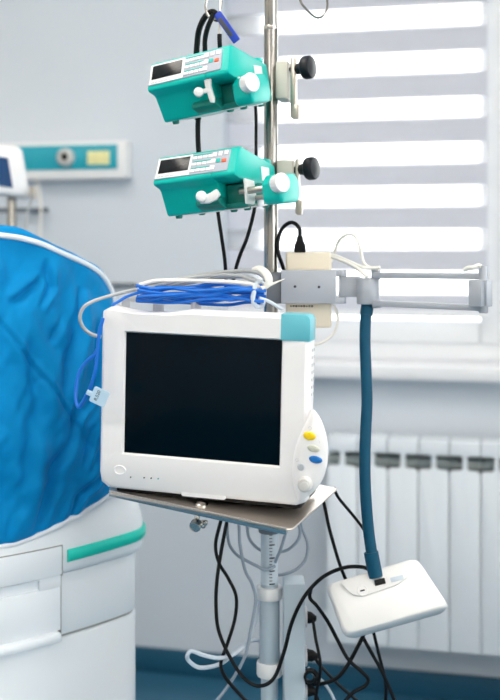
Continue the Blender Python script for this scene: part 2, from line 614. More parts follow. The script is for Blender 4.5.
# ================================================================== WALL SUPPLY PANEL
pn = .06
pr = WL(126, 160, pn)
pt, pb = WL(100, 141, pn).z, WL(100, 178.5, pn).z
pw = 1.1
pan = thing('medical_supply_duct', 'white wall supply duct with a teal front strip and round outlet', 'wall panel', T(pr.x, 0, pb))
ph = pt - pb
obj('housing', MB().box((-pw / 2, -pn / 2, ph / 2), (pw, pn, ph), .006), OFFW, pan)
tx1 = WL(117.5, 157, pn).x - pr.x
tz0, tz1 = WL(80, 169.5, pn).z - pb, WL(80, 145, pn).z - pb
obj('front_strip', MB().box(((tx1 - pw + .03) / 2, -pn - .001, (tz0 + tz1) / 2), (tx1 + pw - .03, .006, tz1 - tz0), .001), PANELTEAL, pan)
p = WL(64.5, 157, pn + .02)
op_ = obj('gas_outlet', MB().add(lathe([(0, .016), (.010, .016), (.012, .022), (.019, .022), (.0245, .016), (.026, .006), (.026, 0), (0, 0)], 28), AX((p.x - pr.x, -pn - .004, p.z - pb), (0, -1, 0))), KNOBG, pan)
obj('socket_hole', MB().add(cylinder(.010, .004), AX((p.x - pr.x, -pn - .018, p.z - pb), (0, -1, 0))), BLACK, op_)
a, b = WL(88, 151.5, pn), WL(110, 164.5, pn)
yl = obj('label_plate', MB().box(((a.x + b.x) / 2 - pr.x, -pn - .005, (a.z + b.z) / 2 - pb), (b.x - a.x, .003, a.z - b.z), .0008), YLAB, pan)
yl['label'] = 'small pale yellow label plate'

# thin equipment rail under the panel
r0, r1 = WL(-40, 210, .04), WL(49, 210, .04)
ra = thing('wall_rail', 'thin grey equipment rail on the wall under the supply duct', 'rail', T(r1.x, -.04, r1.z))
obj('rail_bar', MB().box((-.45, 0, 0), (.9, .008, .014), .002), DARKLINE, ra)
for s in (-.06, -.45, -.84):
    obj('rail_mount', MB().box((s, .022, 0), (.02, .036, .012), .002), DARKLINE, ra)

# white cable hanging from the duct
obj_c = obj('supply_cable', MB().add(tube([WL(36, 177, .07), WL(39, 190, .05), WL(41, 208, .06), WL(40, 225, .06), WL(41, 260, .05), WL(44, 330, .04)], .004, 8)), CABWHITE, center=True)
tag(obj_c, 'white cable hanging down from the wall supply duct', 'cable')

# ================================================================== FAR MONITOR ON A POLE
fm = FRAME(C(-12, 200, 2.45), yaw=-14, roll=-8, pitch=0)
far = thing('bedside_display', 'small white bedside display with blue screen on a grey pole', 'monitor', FRAME(C(9, 420, 2.47), yaw=0))
fb = Matrix(far.matrix_world).inverted() @ fm
ol = [LOC(fm, *q) for q in ((22, 147), (31, 199))]
w2 = .30
x1a, x1b = ol[0].x, ol[1].x
mb = MB().add(prism([(x1b - w2, ol[1].z), (x1b, ol[1].z), (x1a, ol[0].z), (x1a - w2, ol[0].z)], .07, .012, 3), fb @ T(0, .07, 0) @ RX90)
obj('housing', mb, OFFW, far)
q = [LOC(fm, u, v) for u, v in ((8, 158), (13, 188))]
mb = MB().add(prism([(q[1].x - .19, q[1].z), (q[1].x, q[1].z), (q[0].x, q[0].z), (q[0].x - .19, q[0].z)], .004, .0008, 1), fb @ T(0, .002, 0) @ RX90)
obj('screen', mb, NAVY, far)
mb = MB()
zt = C(9, 196, 2.47).z - far.matrix_world.translation.z
zf = -far.matrix_world.translation.z
mb.cyl((0, .03, zf + .05), (0, .03, zt + .03), .011)
obj('pole', mb, POLEM, far)
mb = MB()
for k in range(5):
    a = k * 2 * math.pi / 5 + .3
    mb.add(tube([(0, .03, zf + .07), (.22 * math.cos(a), .03 + .22 * math.sin(a), zf + .055)], .012, 8, raw=True))
    mb.add(lathe([(0, -.012), (.022, -.012), (.026, -.006), (.026, .006), (.022, .012), (0, .012)], 16), T(.22 * math.cos(a), .03 + .22 * math.sin(a), zf + .0262) @ Matrix.Rotation(R(90), 4, 'X'))
obj('base', mb, CASTER, far)
mb = MB().add(rbox(.012, .02, .03, .003), Matrix(far.matrix_world).inverted() @ T(*C(33.5, 193, 2.46)))
obj('side_plug', mb, BRUSH, far)
mb = MB().add(tube([Matrix(far.matrix_world).inverted() @ C(u, v, 2.46) for u, v in ((33, 192), (30, 205), (27, 215), (26, 235), (28, 280))], .003, 6))
obj('lead', mb, CABGREY, far)

# ================================================================== INCUBATOR CABINET
PSI = 42
inc_o = C(147.5, 250, 1.915)
MI = Matrix.Translation((inc_o.x, inc_o.y, 0)) @ Matrix.Rotation(THETA + R(PSI), 4, 'Z')
inc = thing('incubator_cabinet', 'white rounded incubator cabinet with drawers and a mint green bumper', 'cabinet', MI)
def front_y(x):
    return .50 * (x + .2) ** 2 - .02
CR = .055
def plan(off=0.0, back=.50, left=-.62, xe=0.0):
    """outline of the cabinet, counter-clockwise seen from above, grown by off"""
    pts = []
    n = 90
    xs = [left + (xe - CR - left) * i / n for i in range(n + 1)]
    for x in xs:
        dy = 1.0 * (x + .2)
        nx, ny = dy, -1.0
        l = math.hypot(nx, ny)
        pts.append((x + off * nx / l, front_y(x) + off * ny / l))
    # corner
    x = xe - CR
    sl_ = math.atan(1.0 * (x + .2))
    cx, cy = x - CR * math.sin(sl_), front_y(x) + CR * math.cos(sl_)
    a0, a1 = sl_ - math.pi / 2, 0.12
    for i in range(1, 9):
        a = a0 + (a1 - a0) * i / 8
        pts.append((cx + (CR + off) * math.cos(a), cy + (CR + off) * math.sin(a)))
    pts.append((cx + CR + off - .03, back + off))
    pts.append((left - off, back + off))
    return pts
def pz(u, v, back=0.0):
    """height of the cabinet front at pixel"""
    best = None
    # intersect the ray with the front curve numerically
    lo = MI.inverted()
    o_, d_ = lo @ CAM, lo.to_3x3() @ RAY(u, v)
    t = 1.2
    while t < 2.4:
        q_ = o_ + d_ * t
        if q_.y > front_y(q_.x) + back:
            break
        t += .002
    return q_
sx = pz(57, 560).x                          # seam between drawers and corner
z_band0, z_band1 = pz(62, 572).z, .745
z_seam = pz(62, 637).z
body = MB().add(prism(plan(0), z_seam - .06, .004), T(0, 0, .06))
obj('lower_body', body, CABW, inc)
obj('plinth', MB().add(prism(plan(-.04), .06, .003)), CASTER, inc)
obj('seam_gasket', MB().add(prism(plan(-.004), .006), T(0, 0, z_seam - .001)), SEAM, inc)
obj('upper_body', MB().add(prism(plan(.0), z_band0 - z_seam - .006, .003), T(0, 0, z_seam + .004)), CABW, inc)
# protruding top band, rounded over at the top
def ringloft(levels):
    vs_, fs = [], []
    n = None
    for off, z in levels:
        p_ = plan(off)
        n = len(p_)
        vs_ += [Vector((x, y, z)) for x, y in p_]
    for j in range(len(levels) - 1):
        for i in range(n):
            k = (i + 1) % n
            fs.append([j * n + i, j * n + k, (j + 1) * n + k, (j + 1) * n + i])
    fs.append(list(range(n))[::-1])
    fs.append([(len(levels) - 1) * n + i for i in range(n)])
    return vs_, fs
obj('top_band', MB().add(ringloft([(.004, z_band0), (.011, z_band0 + .004), (.014, z_band0 + .012), (.014, z_band0 + .045), (.011, z_band0 + .065), (.003, z_band0 + .09), (-.012, z_band0 + .105), (-.03, z_band0 + .112)])), CABW, inc)
# mint bumper strip following the corner
pl = plan(.0155)
pl_in = plan(.009)
seq = [i for i in range(len(pl)) if pl[i][0] > pz(59, 556).x and i < len(pl) - 3]
vs_, fs = [], []
for n_, i in enumerate(seq):
    e = n_ / (len(seq) - 1)
    zc = z_band0 + .031 + .004 * e
    hh_ = .0105 + .002 * max(0, (e - .85) / .15)
    dx, dy = pl[i][0] - pl_in[i][0], pl[i][1] - pl_in[i][1]
    g = .7
    for off, z in ((0, -hh_), (g, -hh_), (g + .3, -hh_ * .6), (g + .3, hh_ * .6), (g, hh_), (0, hh_)):
        vs_.append(Vector((pl_in[i][0] + dx * off * 1.6, pl_in[i][1] + dy * off * 1.6, zc + z)))
for n_ in range(len(seq) - 1):
    for k in range(6):
        k2 = (k + 1) % 6
        fs.append([n_ * 6 + k, (n_ + 1) * 6 + k, (n_ + 1) * 6 + k2, n_ * 6 + k2])
fs.append([0, 1, 2, 3, 4, 5]); fs.append([(len(seq) - 1) * 6 + k for k in range(6)])
bp_ = obj('bumper_strip', MB().add((vs_, fs)), MINT, inc)
bp_['label'] = 'mint green bumper strip'
# drawers: panels that follow the front left of the seam
def front_panel(x0, x1, z0, z1, off0, off1, b=.002):
    n = 14
    outer, inner = [], []
    for i in range(n + 1):
        x = x0 + (x1 - x0) * i / n
        dy = 1.0 * (x + .2); l = math.hypot(dy, 1)
        outer.append((x + off1 * dy / l, front_y(x) - off1 / l))
        inner.append((x + off0 * dy / l, front_y(x) - off0 / l))
    return MB().add(prism(outer + inner[::-1], z1 - z0, b), T(0, 0, z0))
z_d1 = pz(60, 543.5).z
d1 = obj('drawer', front_panel(-.6, sx, z_band0 + .002, z_d1, 0, .0165), CABW, inc)
hx = pz(36, 584).x
gz1, gz0 = pz(20, 581.5).z, pz(20, 592.5).z
dz0, dz1 = z_seam + .018, z_band0 - .002
m2 = front_panel(-.6, sx, dz0, gz0, 0, .0125)
for a_ in (front_panel(-.6, sx, gz1, dz1, 0, .0125), front_panel(hx, sx, gz0 - .002, gz1 + .002, 0, .0125, .001)):
    m2.add((a_.v, a_.f))
d2 = obj('drawer', m2, CABW, inc)
obj('seam_gasket', front_panel(sx, sx + .0022, z_band0, z_d1 + .001, .0, .0146, 0), SEAM, inc)
obj('seam_gasket', front_panel(sx, sx + .0013, z_seam, z_band0, .0, .0115, 0), SEAM, inc)
obj('seam_gasket', front_panel(-.6, sx + .001, z_d1, z_d1 + .0018, .0, .0146, 0), SEAM, inc)
obj('grip_recess', front_panel(-.6, hx, gz0, gz1, .0, .006, .0), CABW, d2)
obj('handle_ledge', front_panel(-.6, sx - .002, z_seam + .001, z_seam + .018, .0, .022, .006), CABW, d2)

# ================================================================== BLUE COVER OVER THE INCUBATOR HOOD
cov = thing('incubator_cover', 'bright blue quilted cloth cover with white piping over the incubator', 'cover', MI @ T(0, 0, .74))
MC = Matrix(cov.matrix_world)
CZ = .74
# upper outline measured on the front: list of (x, z) from left to right
def cover_xz(u, v):
    q_ = pz(u, v, .029 + .018 * min(1, max(0, (u - 60) / 50)))
    return (q_.x, q_.z)
def cover_hem(u, v):
    q_ = pz(u, v, -.006)
    return (q_.x, q_.z)
EDGE = [cover_xz(u, v) for u, v in ((-60, 229), (-30, 232), (0, 235.5), (20.5, 238.5), (41, 244.5), (56.5, 251.5), (74.5, 260), (90, 268.5), (99, 276.5), (106.7, 289.5), (110.5, 305), (115, 330), (119, 365), (121.5, 410))]
EDGE = spline([Vector((-.66, EDGE[0][1] + .01, 0))] + [Vector((x_, z_, 0)) for x_, z_ in EDGE], 8)
def zt(x):
    for a_, b_ in zip(EDGE, EDGE[1:]):
        if x <= b_.x:
            return a_.y + (b_.y - a_.y) * min(1, max(0, (x - a_.x) / max(1e-6, b_.x - a_.x)))
    return EDGE[-1].y
HEM = [(-.66, .734)] + [cover_hem(u, v) for u, v in ((0, 545.5), (15, 543), (30, 538), (45, 531), (60, 524), (80, 513), (100, 500), (122, 485))]
def zbot(x):
    pts = HEM
    for (xa, za), (xb, zb_) in zip(pts, pts[1:]):
        if x <= xb:
            t = (x - xa) / (xb - xa); t = t * t * (3 - 2 * t) if False else t
            return za + (zb_ - za) * max(0, t)
    return pts[-1][1]
XE = EDGE[-1].x
def fold(u0, v0, u1, v1, ap, wd):
    return (cover_hem(u0, v0), cover_hem(u1, v1), ap, wd)
# creases and the sewn diagonal seam, laid out on the cloth
FOLDS = [fold(-8, 314, 74, 430, .0055, .0035), fold(16, 302, 43, 282, .011, .007), fold(53, 264, 54, 290, .010, .007), fold(54, 288, 42, 304, .008, .006),
         fold(79, 322, 60, 382, .016, .011), fold(86, 292, 81, 314, .010, .007), fold(62, 318, 50, 340, .007, .006), fold(98, 330, 92, 380, .010, .008),
         fold(28, 352, 34, 420, .012, .014), fold(70, 405, 64, 440, .009, .007), fold(84, 430, 78, 462, .008, .007), fold(62, 442, 46, 470, .012, .010),
         fold(96, 474, 73, 498, .010, .006), fold(75, 497, 69, 516, .009, .006), fold(47, 480, 36, 524, .013, .009), fold(22, 430, 18, 500, .012, .012),
         fold(98, 440, 84, 470, .007, .006), fold(8, 515, 4, 538, .006, .006), fold(88, 395, 72, 412, .007, .005)]
def cover_pt(s, t):
    # s: 0 left .. 1 right, clustered to the right
    x = -.62 + (XE + .62) * (1 - (1 - s) ** 1.7)
    z0, z1 = zbot(x), zt(x)
    z = z0 + (z1 - z0) * t
    edge = min(1, max(0, (XE - x) / .10)) ** .6
    vb = (4 * t * (1 - t)) ** .5
    vb = min(1, vb)
    y = front_y(x) - .006 + .02 * (1 - edge) - .028 * edge * vb + .035 * t * t
    # folds: broad puckers plus quilting crease
    n1 = noise.noise(Vector((x * 11, z * 7 + 3, 1.3)))
    n2 = noise.noise(Vector((x * 26 + z * 14, z * 10 - x * 8, 4.1)))
    n3 = noise.noise(Vector((x * 60 - z * 25, z * 34, 8.7)))
    amp = (.25 + .75 * edge) * min(1, vb * 1.4)
    n4 = noise.noise(Vector((x * 16 - z * 5, z * 6 + x * 7, 12.2)))
    y += amp * (.016 * n1 + .012 * n4 + .008 * n2 + .003 * n3)
    fold_w = math.sin(30 * (x * .9 + z * .55) + 4 * n1)
    y += amp * .004 * fold_w * max(0, 1 - abs(z - .9) * 3)
    # pucker along the hem
    y += .0012 * math.sin(70 * x + 3 * n1) * max(0, 1 - t * 5)
    for (xa, za), (xb, zb2), ap, wd in FOLDS:
        ex_, ez_ = xb - xa, zb2 - za
        l2 = ex_ * ex_ + ez_ * ez_
        tt = ((x - xa) * ex_ + (z - za) * ez_) / l2
        if -.25 < tt < 1.25:
            dist = ((x - xa) * ez_ - (z - za) * ex_) / math.sqrt(l2)
            if abs(dist) < 4 * wd:
                env = max(0, 1 - (abs(tt - .5) / .75) ** 2)
                # a soft crest next to a sharper valley
                y += ap * env * (math.exp(-(dist / wd) ** 2) - .7 * math.exp(-((dist + 1.6 * wd) / (1.3 * wd)) ** 2))
    return Vector((x, y, z - CZ))
NU, NV = 200, 180
obj('front_panel', MB().add(sheet(cover_pt, NU, NV)), CLOTH, cov, smooth=180)
edge = [cover_pt(i / 160, 1.0) for i in range(161)] + [cover_pt(1, 1 - j / 20) for j in range(1, 21)]
# side panel: rolls outwards from the piping and runs back
sv, sf = [], []
xk = pz(97, 275).x
def SC(x):
    return .42 + .34 * min(1, abs(x - xk) / .13)
prof = [(0, 0), (.009, .001), (.018, .006), (.024, .018), (.024, .05), (.014, .12), (.0, .28), (-.02, .44), (-.05, .5)]
for i, p_ in enumerate(edge):
    t_ = edge[min(i + 1, len(edge) - 1)] - edge[max(0, i - 1)]
    nx, nz = -t_.z, t_.x
    l = math.hypot(nx, nz) or 1
    nx, nz = nx / l, nz / l
    for off, bk in prof:
        off = off * SC(p_.x)
        nn = .004 * noise.noise(Vector((p_.x * 14, p_.z * 14, bk * 16))) if off else 0
        sv.append(Vector((p_.x + nx * (off + nn), p_.y + bk, p_.z + nz * (off + nn))))
m_ = len(prof)
for i in range(len(edge) - 1):
    for k in range(m_ - 1):
        sf.append([i * m_ + k, (i + 1) * m_ + k, (i + 1) * m_ + k + 1, i * m_ + k + 1])
sf.append([i * m_ + m_ - 1 for i in range(len(edge))])
obj('side_panel', MB().add((sv, sf)), CLOTH, cov, smooth=180)
obj('piping', MB().add(tube([p_ + Vector((0, -.004, 0)) for p_ in edge], .0050, 8, raw=True)), PIPING, cov, smooth=180)
hem = [cover_pt(i / 90, 0.0) + Vector((0, -.002, 0)) for i in range(91)]
obj('piping', MB().add(tube(hem, .0052, 8, raw=True)), PIPING, cov, smooth=180)

# ================================================================== ROLLING STAND
PD = 1.70
pole0 = C(271, 300, PD)
st = thing('equipment_stand', 'steel pole stand on castors carrying pumps and the monitor tray', 'stand', FRAME(Vector((pole0.x, pole0.y, 0))))
SM = Matrix(st.matrix_world); SI = SM.inverted()
L = lambda u, v, d: SI @ C(u, v, d)
zt_ = C(271, -60, PD).z
zcol = C(268, 520, PD).z
mb = MB()
mb.cyl((0, 0, zcol), (0, 0, C(271, 27, PD).z), .0115, n=28)
obj('pole', mb, POLEM, st)
obj('pole', MB().cyl((0, 0, C(271, 27, PD).z), (0, 0, zt_), .0105, n=28), POLEM, st)
obj('pole_collar', MB().cyl((0, 0, C(271, 30, PD).z), (0, 0, C(271, 26, PD).z), .0122, n=28), CHROME, st)
cx_ = L(269.5, 600, PD)
cz2 = C(268, 592, PD).z
obj('column', MB().cyl((cx_.x, 0, .12), (cx_.x, 0, zcol + .005), .0140, .002, 28), COLUMN, st)
obj('column_sleeve', MB().cyl((cx_.x, 0, C(268, 667, PD).z), (cx_.x, 0, cz2), .0165, .002, 28), COLUMN, st)
# collars
for va, vb in ((586, 598), (661, 675)):
    z0, z1 = C(268, vb, PD).z, C(268, va, PD).z
    c_ = MB().add(lathe([(.015, 0), (.020, 0), (.021, .002), (.021, z1 - z0 - .002), (.020, z1 - z0), (.015, z1 - z0)], 28), T(cx_.x, 0, z0))
    c_.box((cx_.x + .022, 0, (z0 + z1) / 2), (.03, .016, (z1 - z0) * .8), .002)
    obj('collar', c_, OFFW, st)
# height scale on the column
vs_, fs = [], []
z0, z1 = C(268, 583, PD).z, C(268, 528, PD).z
n = 10
for j, z in enumerate((z0, z1)):
    for i in range(n + 1):
        a = R(-165) + R(140) * i / n
        vs_.append(Vector((cx_.x + .0146 * math.cos(a), .0146 * math.sin(a), z)))
for i in range(n):
    fs.append([i, i + 1, n + 2 + i, n + 1 + i])
sc_ = obj('scale_strip', MB().add((vs_, fs)), SCALEW, st)
ti = MB()
for k in range(17):
    z = z0 + (z1 - z0) * (k + .5) / 17
    a0 = R(-92); a1 = a0 + (R(34) if k % 4 == 0 else R(18))
    pts = [(cx_.x + .0149 * math.cos(a0 + (a1 - a0) * i / 3), .0149 * math.sin(a0 + (a1 - a0) * i / 3), z) for i in range(4)]
    ti.add(tube(pts, .0007 if k % 4 else .0012, 4, raw=True))
obj('scale_marks', ti, INK, sc_)
# star base with castors
mb = MB().cyl((cx_.x, 0, .085), (cx_.x, 0, .13), .04, .006)
obj('base_hub', mb, COLUMN, st)
for k in range(5):
    a = k * 2 * math.pi / 5 + R(54)
    ex, ey = cx_.x + .27 * math.cos(a), .27 * math.sin(a)
    lg = obj('base_leg', MB().add(tube([(cx_.x, 0, .105), ((cx_.x + ex) / 2, ey / 2, .098), (ex, ey, .085)], .014, 10)), COLUMN, st)
    w_ = MB().add(lathe([(0, -.011), (.030, -.011), (.035, -.007), (.035, .007), (.030, .011), (0, .011)], 20), T(ex, ey, .0352) @ Matrix.Rotation(R(90), 4, 'X'))
    w_.cyl((ex, ey, .05), (ex, ey, .085), .008)
    obj('castor', w_, CASTER, lg)
# hooks at the pole head
zc_ = zt_
hd = MB()
hd.cyl((0, 0, zc_ - .004), (0, 0, zc_ + .012), .016)
obj('pole_cap', hd, CHROME, st)
hkR = [Vector((0, 0, zc_)), L(285, -48, 1.69), L(296, -20, 1.67), L(300, 0, 1.66), L(307, 10, 1.655), L(316, 17.5, 1.65), L(324, 15, 1.65), L(327.5, 5, 1.655), L(325, -10, 1.66), L(320, -22, 1.66)]
obj('bag_hook', MB().add(tube(hkR, .0019, 8)), POLEM, st)
hkL = [Vector((0, 0, zc_)), L(250, -50, 1.68), L(228, -30, 1.65), L(221, -10, 1.63), L(221, 4, 1.62), L(218, 16, 1.615), L(211, 19, 1.61), L(206, 10, 1.61), L(207, -2, 1.61), L(211, -14, 1.61)]
obj('bag_hook', MB().add(tube(hkL, .0020, 8)), POLEM, st)

# steel tray: plane through three measured corners
A_, B_, C_ = C(105, 490, 1.585), C(291, 530, 1.462), C(338, 488, 1.648)
ex = (B_ - A_); ey = (C_ - B_)
TL = ex.length
exn = ex.normalized()
ezn = exn.cross(ey).normalized()
eyn = ezn.cross(exn)
DEP = ey.dot(eyn)
skew = ey.dot(exn) / DEP
TM = Matrix.Translation(A_) @ Matrix((exn, eyn, ezn)).transposed().to_4x4()
TS = SI @ TM
thk = .003
out = [(.010, 0), (TL - .006, 0), (TL, .006), (TL + skew * DEP, DEP - .004), (TL + skew * DEP - .006, DEP), (skew * DEP + .006, DEP), (skew * DEP, DEP - .006), (0, .012)]
tray = obj('tray', MB().add(prism(out, thk, .0006, 1), TS @ T(0, 0, -thk)), TRAYM, st)
lipm = MB()
lipm.box((TL / 2, .0012, -.004), (TL - .014, .0024, .010), .0008, TS)
obj('front_lip', lipm, STEEL, tray)
# raised right wing of the tray
wing = prism([(0, 0), (.0022, 0), (.010, .020), (.008, .021)], DEP - .02, .0003, 1)
# tray carrier under the plate, fastened to the column
ctr = TM.inverted() @ C(268, 525, PD)
ca = MB()
ca.box((ctr.x - .02, ctr.y * .55, -.010), (.05, ctr.y * .8, .012), .002, TS)
obj('tray_carrier', ca, ALUD, st)
mb = MB().cyl((cx_.x, 0, zcol - .02), (cx_.x, 0, zcol + .045), .018, .002)
obj('tray_socket', mb, ALUD, st)
# latch stud on the tray and clamping knob below it
pt_ = TM.inverted() @ C(197, 505, 1.53)
sd = MB().add(lathe([(0, 0), (.010, 0), (.010, .002), (.006, .005), (0, .006)], 20), TS @ T(pt_.x, .022, 0))
obj('latch_stud', sd, CHROME, tray)
kb = MB()
kp = L(197, 520, 1.56)
kb.add(cylinder(.009, .012, .002), AX(kp + Vector((.0, 0, -.004)), (-.2, -.6, -.3)))
kb.cyl(kp + Vector((0, 0, -.004)), kp + Vector((0, .01, .03)), .004)
kb.add(lathe([(.004, -.002), (.006, 0), (.004, .002)], 12), AX(kp + Vector((.010, -.004, -.006)), (1, -1, 0)))
kb.box((kp.x + .010, kp.y, kp.z - .004), (.012, .006, .008), .002)
obj('clamp_knob', kb, CHROME, tray)

# ================================================================== POWER STRIP POST beside the column
q0, q1 = C(283, 580, 1.69), C(304.5, 580, 1.69)
PPc = (q0 + q1) / 2
ps = thing('power_strip', 'upright pale grey power strip post fixed beside the stand column', 'power strip', FRAME(Vector((PPc.x, PPc.y, 0))))
ztop = C(294, 579, 1.69).z
wps = (q1 - q0).length
obj('post', MB().box((0, 0, (.14 + ztop) / 2), (wps, .05, ztop - .14), .004), COLUMN, ps)
PI_ = Matrix(ps.matrix_world).inverted()
for v in (617, 656, 690):
    z = C(305, v, 1.69).z
    obj('socket', MB().add(cylinder(.016, .004, .001), AX((wps / 2, 0, z), (1, 0, 0))), GREYP, ps)
obj('foot', MB().box((0, 0, .13), (.06, .07, .03), .004), COLUMN, ps)

# ================================================================== PATIENT MONITOR
MM = FRAME(C(205, 408, 1.53), yaw=16, roll=-1.5, pitch=1)
mon = thing('patient_monitor', 'white patient monitor with a large dark screen on the steel tray', 'monitor', MM)
q = lambda u, v, y=0.0: LOC(MM, u, v, y)
xl = (q(100, 395).x + q(101, 330).x) / 2
xr = q(309.5, 340).x
ztp = (q(140, 307.5).z + q(290, 315.5).z) / 2
zbt = (q(120, 489).z + q(280, 505).z) / 2
def rrect(x0, x1, z0, z1, r, n=6):
    pts = []
    for cx, cz, a0 in ((x1 - r[1], z0 + r[1], -90), (x1 - r[2], z1 - r[2], 0), (x0 + r[3], z1 - r[3], 90), (x0 + r[0], z0 + r[0], 180)):
        rr = {0: r[1], 1: r[2], 2: r[3], 3: r[0]}[len(pts) // (n + 1)]
        for i in range(n + 1):
            a = R(a0 + 90 * i / n)
            pts.append((cx + rr * math.cos(a), cz + rr * math.sin(a)))
    return pts
sxl, sxr = (q(123, 334).x + q(125, 452).x) / 2, (q(281, 342).x + q(279.5, 465).x) / 2
szt, szb = (q(123, 332).z + q(281, 340.5).z) / 2, (q(125, 453).z + q(279, 466.5).z) / 2
# front casing as a ring around the screen, with a shallow dip in the top edge
outer = rrect(xl, xr, zbt, ztp, (.018, .012, .008, .012), 6)
def front_ring():
    """casing front: ring face with screen opening, depth .055, slightly tapering"""
    bm = bmesh.new()
    N = 96
    def on_rect(pts, k):
        # resample a closed outline to N points by angle about the screen centre
        c = Vector(((sxl + sxr) / 2, (szt + szb) / 2))
        a = 2 * math.pi * k / N
        d = Vector((math.cos(a), math.sin(a)))
        best = None
        for i in range(len(pts)):
            p_, r_ = Vector(pts[i]) - c, Vector(pts[(i + 1) % len(pts)]) - c
            e = r_ - p_
            den = d.x * e.y - d.y * e.x
            if abs(den) < 1e-12:
                continue
            t_ = (p_.x * e.y - p_.y * e.x) / den
            s_ = (p_.x * d.y - p_.y * d.x) / den
            if t_ > 0 and -1e-6 <= s_ <= 1 + 1e-6:
                best = t_ if best is None else max(best, t_)
        return c + d * best
    inner = [(sxl, szb), (sxr, szb), (sxr, szt), (sxl, szt)]
    def grow(pts, g):
        cx, cz = (xl + xr) / 2, (zbt + ztp) / 2
        return [(x + (g if x > cx else -g), z + (g if z > cz else -g)) for x, z in pts]
    # keep corner rays exact by adding the corner angles
    c = Vector(((sxl + sxr) / 2, (szt + szb) / 2))
    rings = []
    specs = [(grow(inner, 0), .006), (grow(inner, .0), .0035), (grow(inner, .0022), .0), (grow(outer, -.006), -.001),
             (grow(outer, -.0022), .0015), (outer, .006), (outer, .030), (grow(outer, -.004), .052), (grow(outer, -.012), .058)]
    angs = [2 * math.pi * k / N for k in range(N)]
    for cx_c, cz_c in inner:
        angs.append(math.atan2(cz_c - c.y, cx_c - c.x) % (2 * math.pi))
    angs = sorted(set(round(a, 6) for a in angs))
    def hit(pts, a):
        d = Vector((math.cos(a), math.sin(a)))
        best = None
        for i in range(len(pts)):
            p_, r_ = Vector(pts[i]) - c, Vector(pts[(i + 1) % len(pts)]) - c
            e = r_ - p_
            den = d.x * e.y - d.y * e.x
            if abs(den) < 1e-12:
                continue
            t_ = (p_.x * e.y - p_.y * e.x) / den
            s_ = (p_.x * d.y - p_.y * d.x) / den
            if t_ > 0 and -1e-4 <= s_ <= 1 + 1e-4:
                best = t_ if best is None else max(best, t_)
        return c + d * best
    for pts, y in specs:
        rings.append([bm.verts.new((hit(pts, a).x, y, hit(pts, a).y)) for a in angs])
    n = len(angs)
    for r0, r1 in zip(rings, rings[1:]):
        for i in range(n):
            bm.faces.new((r0[i], r0[(i + 1) % n], r1[(i + 1) % n], r1[i]))
    bm.faces.new(rings[-1])
    # dip in the top edge over the carrying handle
    x0d, x1d = q(112, 308).x, q(186, 311).x
    for v in bm.verts:
        if v.co.z > ztp - .012 and x0d < v.co.x < x1d:
            t_ = (v.co.x - x0d) / (x1d - x0d)
            v.co.z -= .006 * math.sin(math.pi * t_) ** .7 * min(1, max(0, (v.co.z - ztp + .012) / .010))
    return take(bm)
obj('front_casing', MB().add(front_ring()), WHITEP, mon, smooth=35)
sc = obj('screen', MB().box(((sxl + sxr) / 2, .007, (szt + szb) / 2), (sxr - sxl + .002, .004, szt - szb + .002), .0003), SCREEN, mon)
sc['label'] = 'dark navy glass screen, switched off'
# rear casing, narrower
mb = MB().box(((xl + xr) / 2 - .004, .09, (zbt + ztp) / 2 - .006), (xr - xl - .05, .075, ztp - zbt - .03), .014, seg=3)
obj('rear_casing', mb, WHITEP, mon)
# carrying handle behind the dip
hx0, hx1 = q(113, 306).x, q(182, 309).x
hz = ztp
mb = MB()
mb.box(((hx0 + hx1) / 2, .068, hz + .010), (hx1 - hx0 + .02, .012, .012), .004)
for xx in (hx0 - .004, q(146, 308).x, hx1 + .004):
    mb.box((xx, .052, hz + .000), (.007, .034, .022), .0025)
obj('carry_handle', mb, GREYP, mon)
# alarm lamp corner
ax0, az0 = q(281, 330).x, q(296, 341).z
mb = MB()
pts = [p_ for p_ in rrect(ax0, xr + .0008, az0, ztp + .0008, (.0004, .0004, .009, .0004), 5)]
mb.add(prism(pts, .036, .0012, 2), T(0, .0345, 0) @ RX90)
al = obj('alarm_lamp', mb, LTEAL, mon)
al['label'] = 'pale teal corner lamp'
# vents on the right flank
vm = MB()
for k in range(7):
    for j in range(2):
        vm.box((xr + .0002, .020 + j * .012, q(312, 352 + k * 7.5).z), (.0012, .004, .004), .0)
obj('flank_vents', vm, GREYP, mon)
# control pod, almond shaped, over the right lower corner
podp = [(315, 412), (321, 420), (325.5, 432), (328, 444), (328.5, 455), (327, 467), (323.5, 478), (318, 488), (310, 496), (302, 502), (298, 502.5), (295, 494), (293, 482), (292.5, 468), (294, 455), (297.5, 442), (302.5, 430), (308, 420), (312, 413.5)]
PY = -.008
pod2 = [LOC(MM, u, v, PY) for u, v in podp][::-1]
pc = sum((Vector((p_.x, p_.z)) for p_ in pod2), Vector((0, 0))) / len(pod2)
pod_sm = [Vector((p_.x, p_.z, 0)) for p_ in pod2]
pod_sm = spline(pod_sm, 3, True)
vs_, fs = [], []
levels = [(.93, .030, 0.0), (1.0, .010, 0), (1.0, -.001, 0), (.985, -.005, 0), (.95, -.0075, 0), (.86, -.0095, 0), (.5, -.012, 0), (.0, -.0125, 0)]
n = len(pod_sm)
for s_, y, _ in levels[:-1]:
    for p_ in pod_sm:
        vs_.append(Vector((pc.x + (p_.x - pc.x) * s_ - max(0, y + .006) * .36, y, pc.y + (p_.y - pc.y) * s_)))
for j in range(len(levels) - 2):
    for i in range(n):
        k = (i + 1) % n
        fs.append([j * n + i, j * n + k, (j + 1) * n + k, (j + 1) * n + i])
fs.append([(len(levels) - 2) * n + i for i in range(n)])
pod = obj('control_pod', MB().add((vs_, fs)), WHITEP, mon, smooth=50)
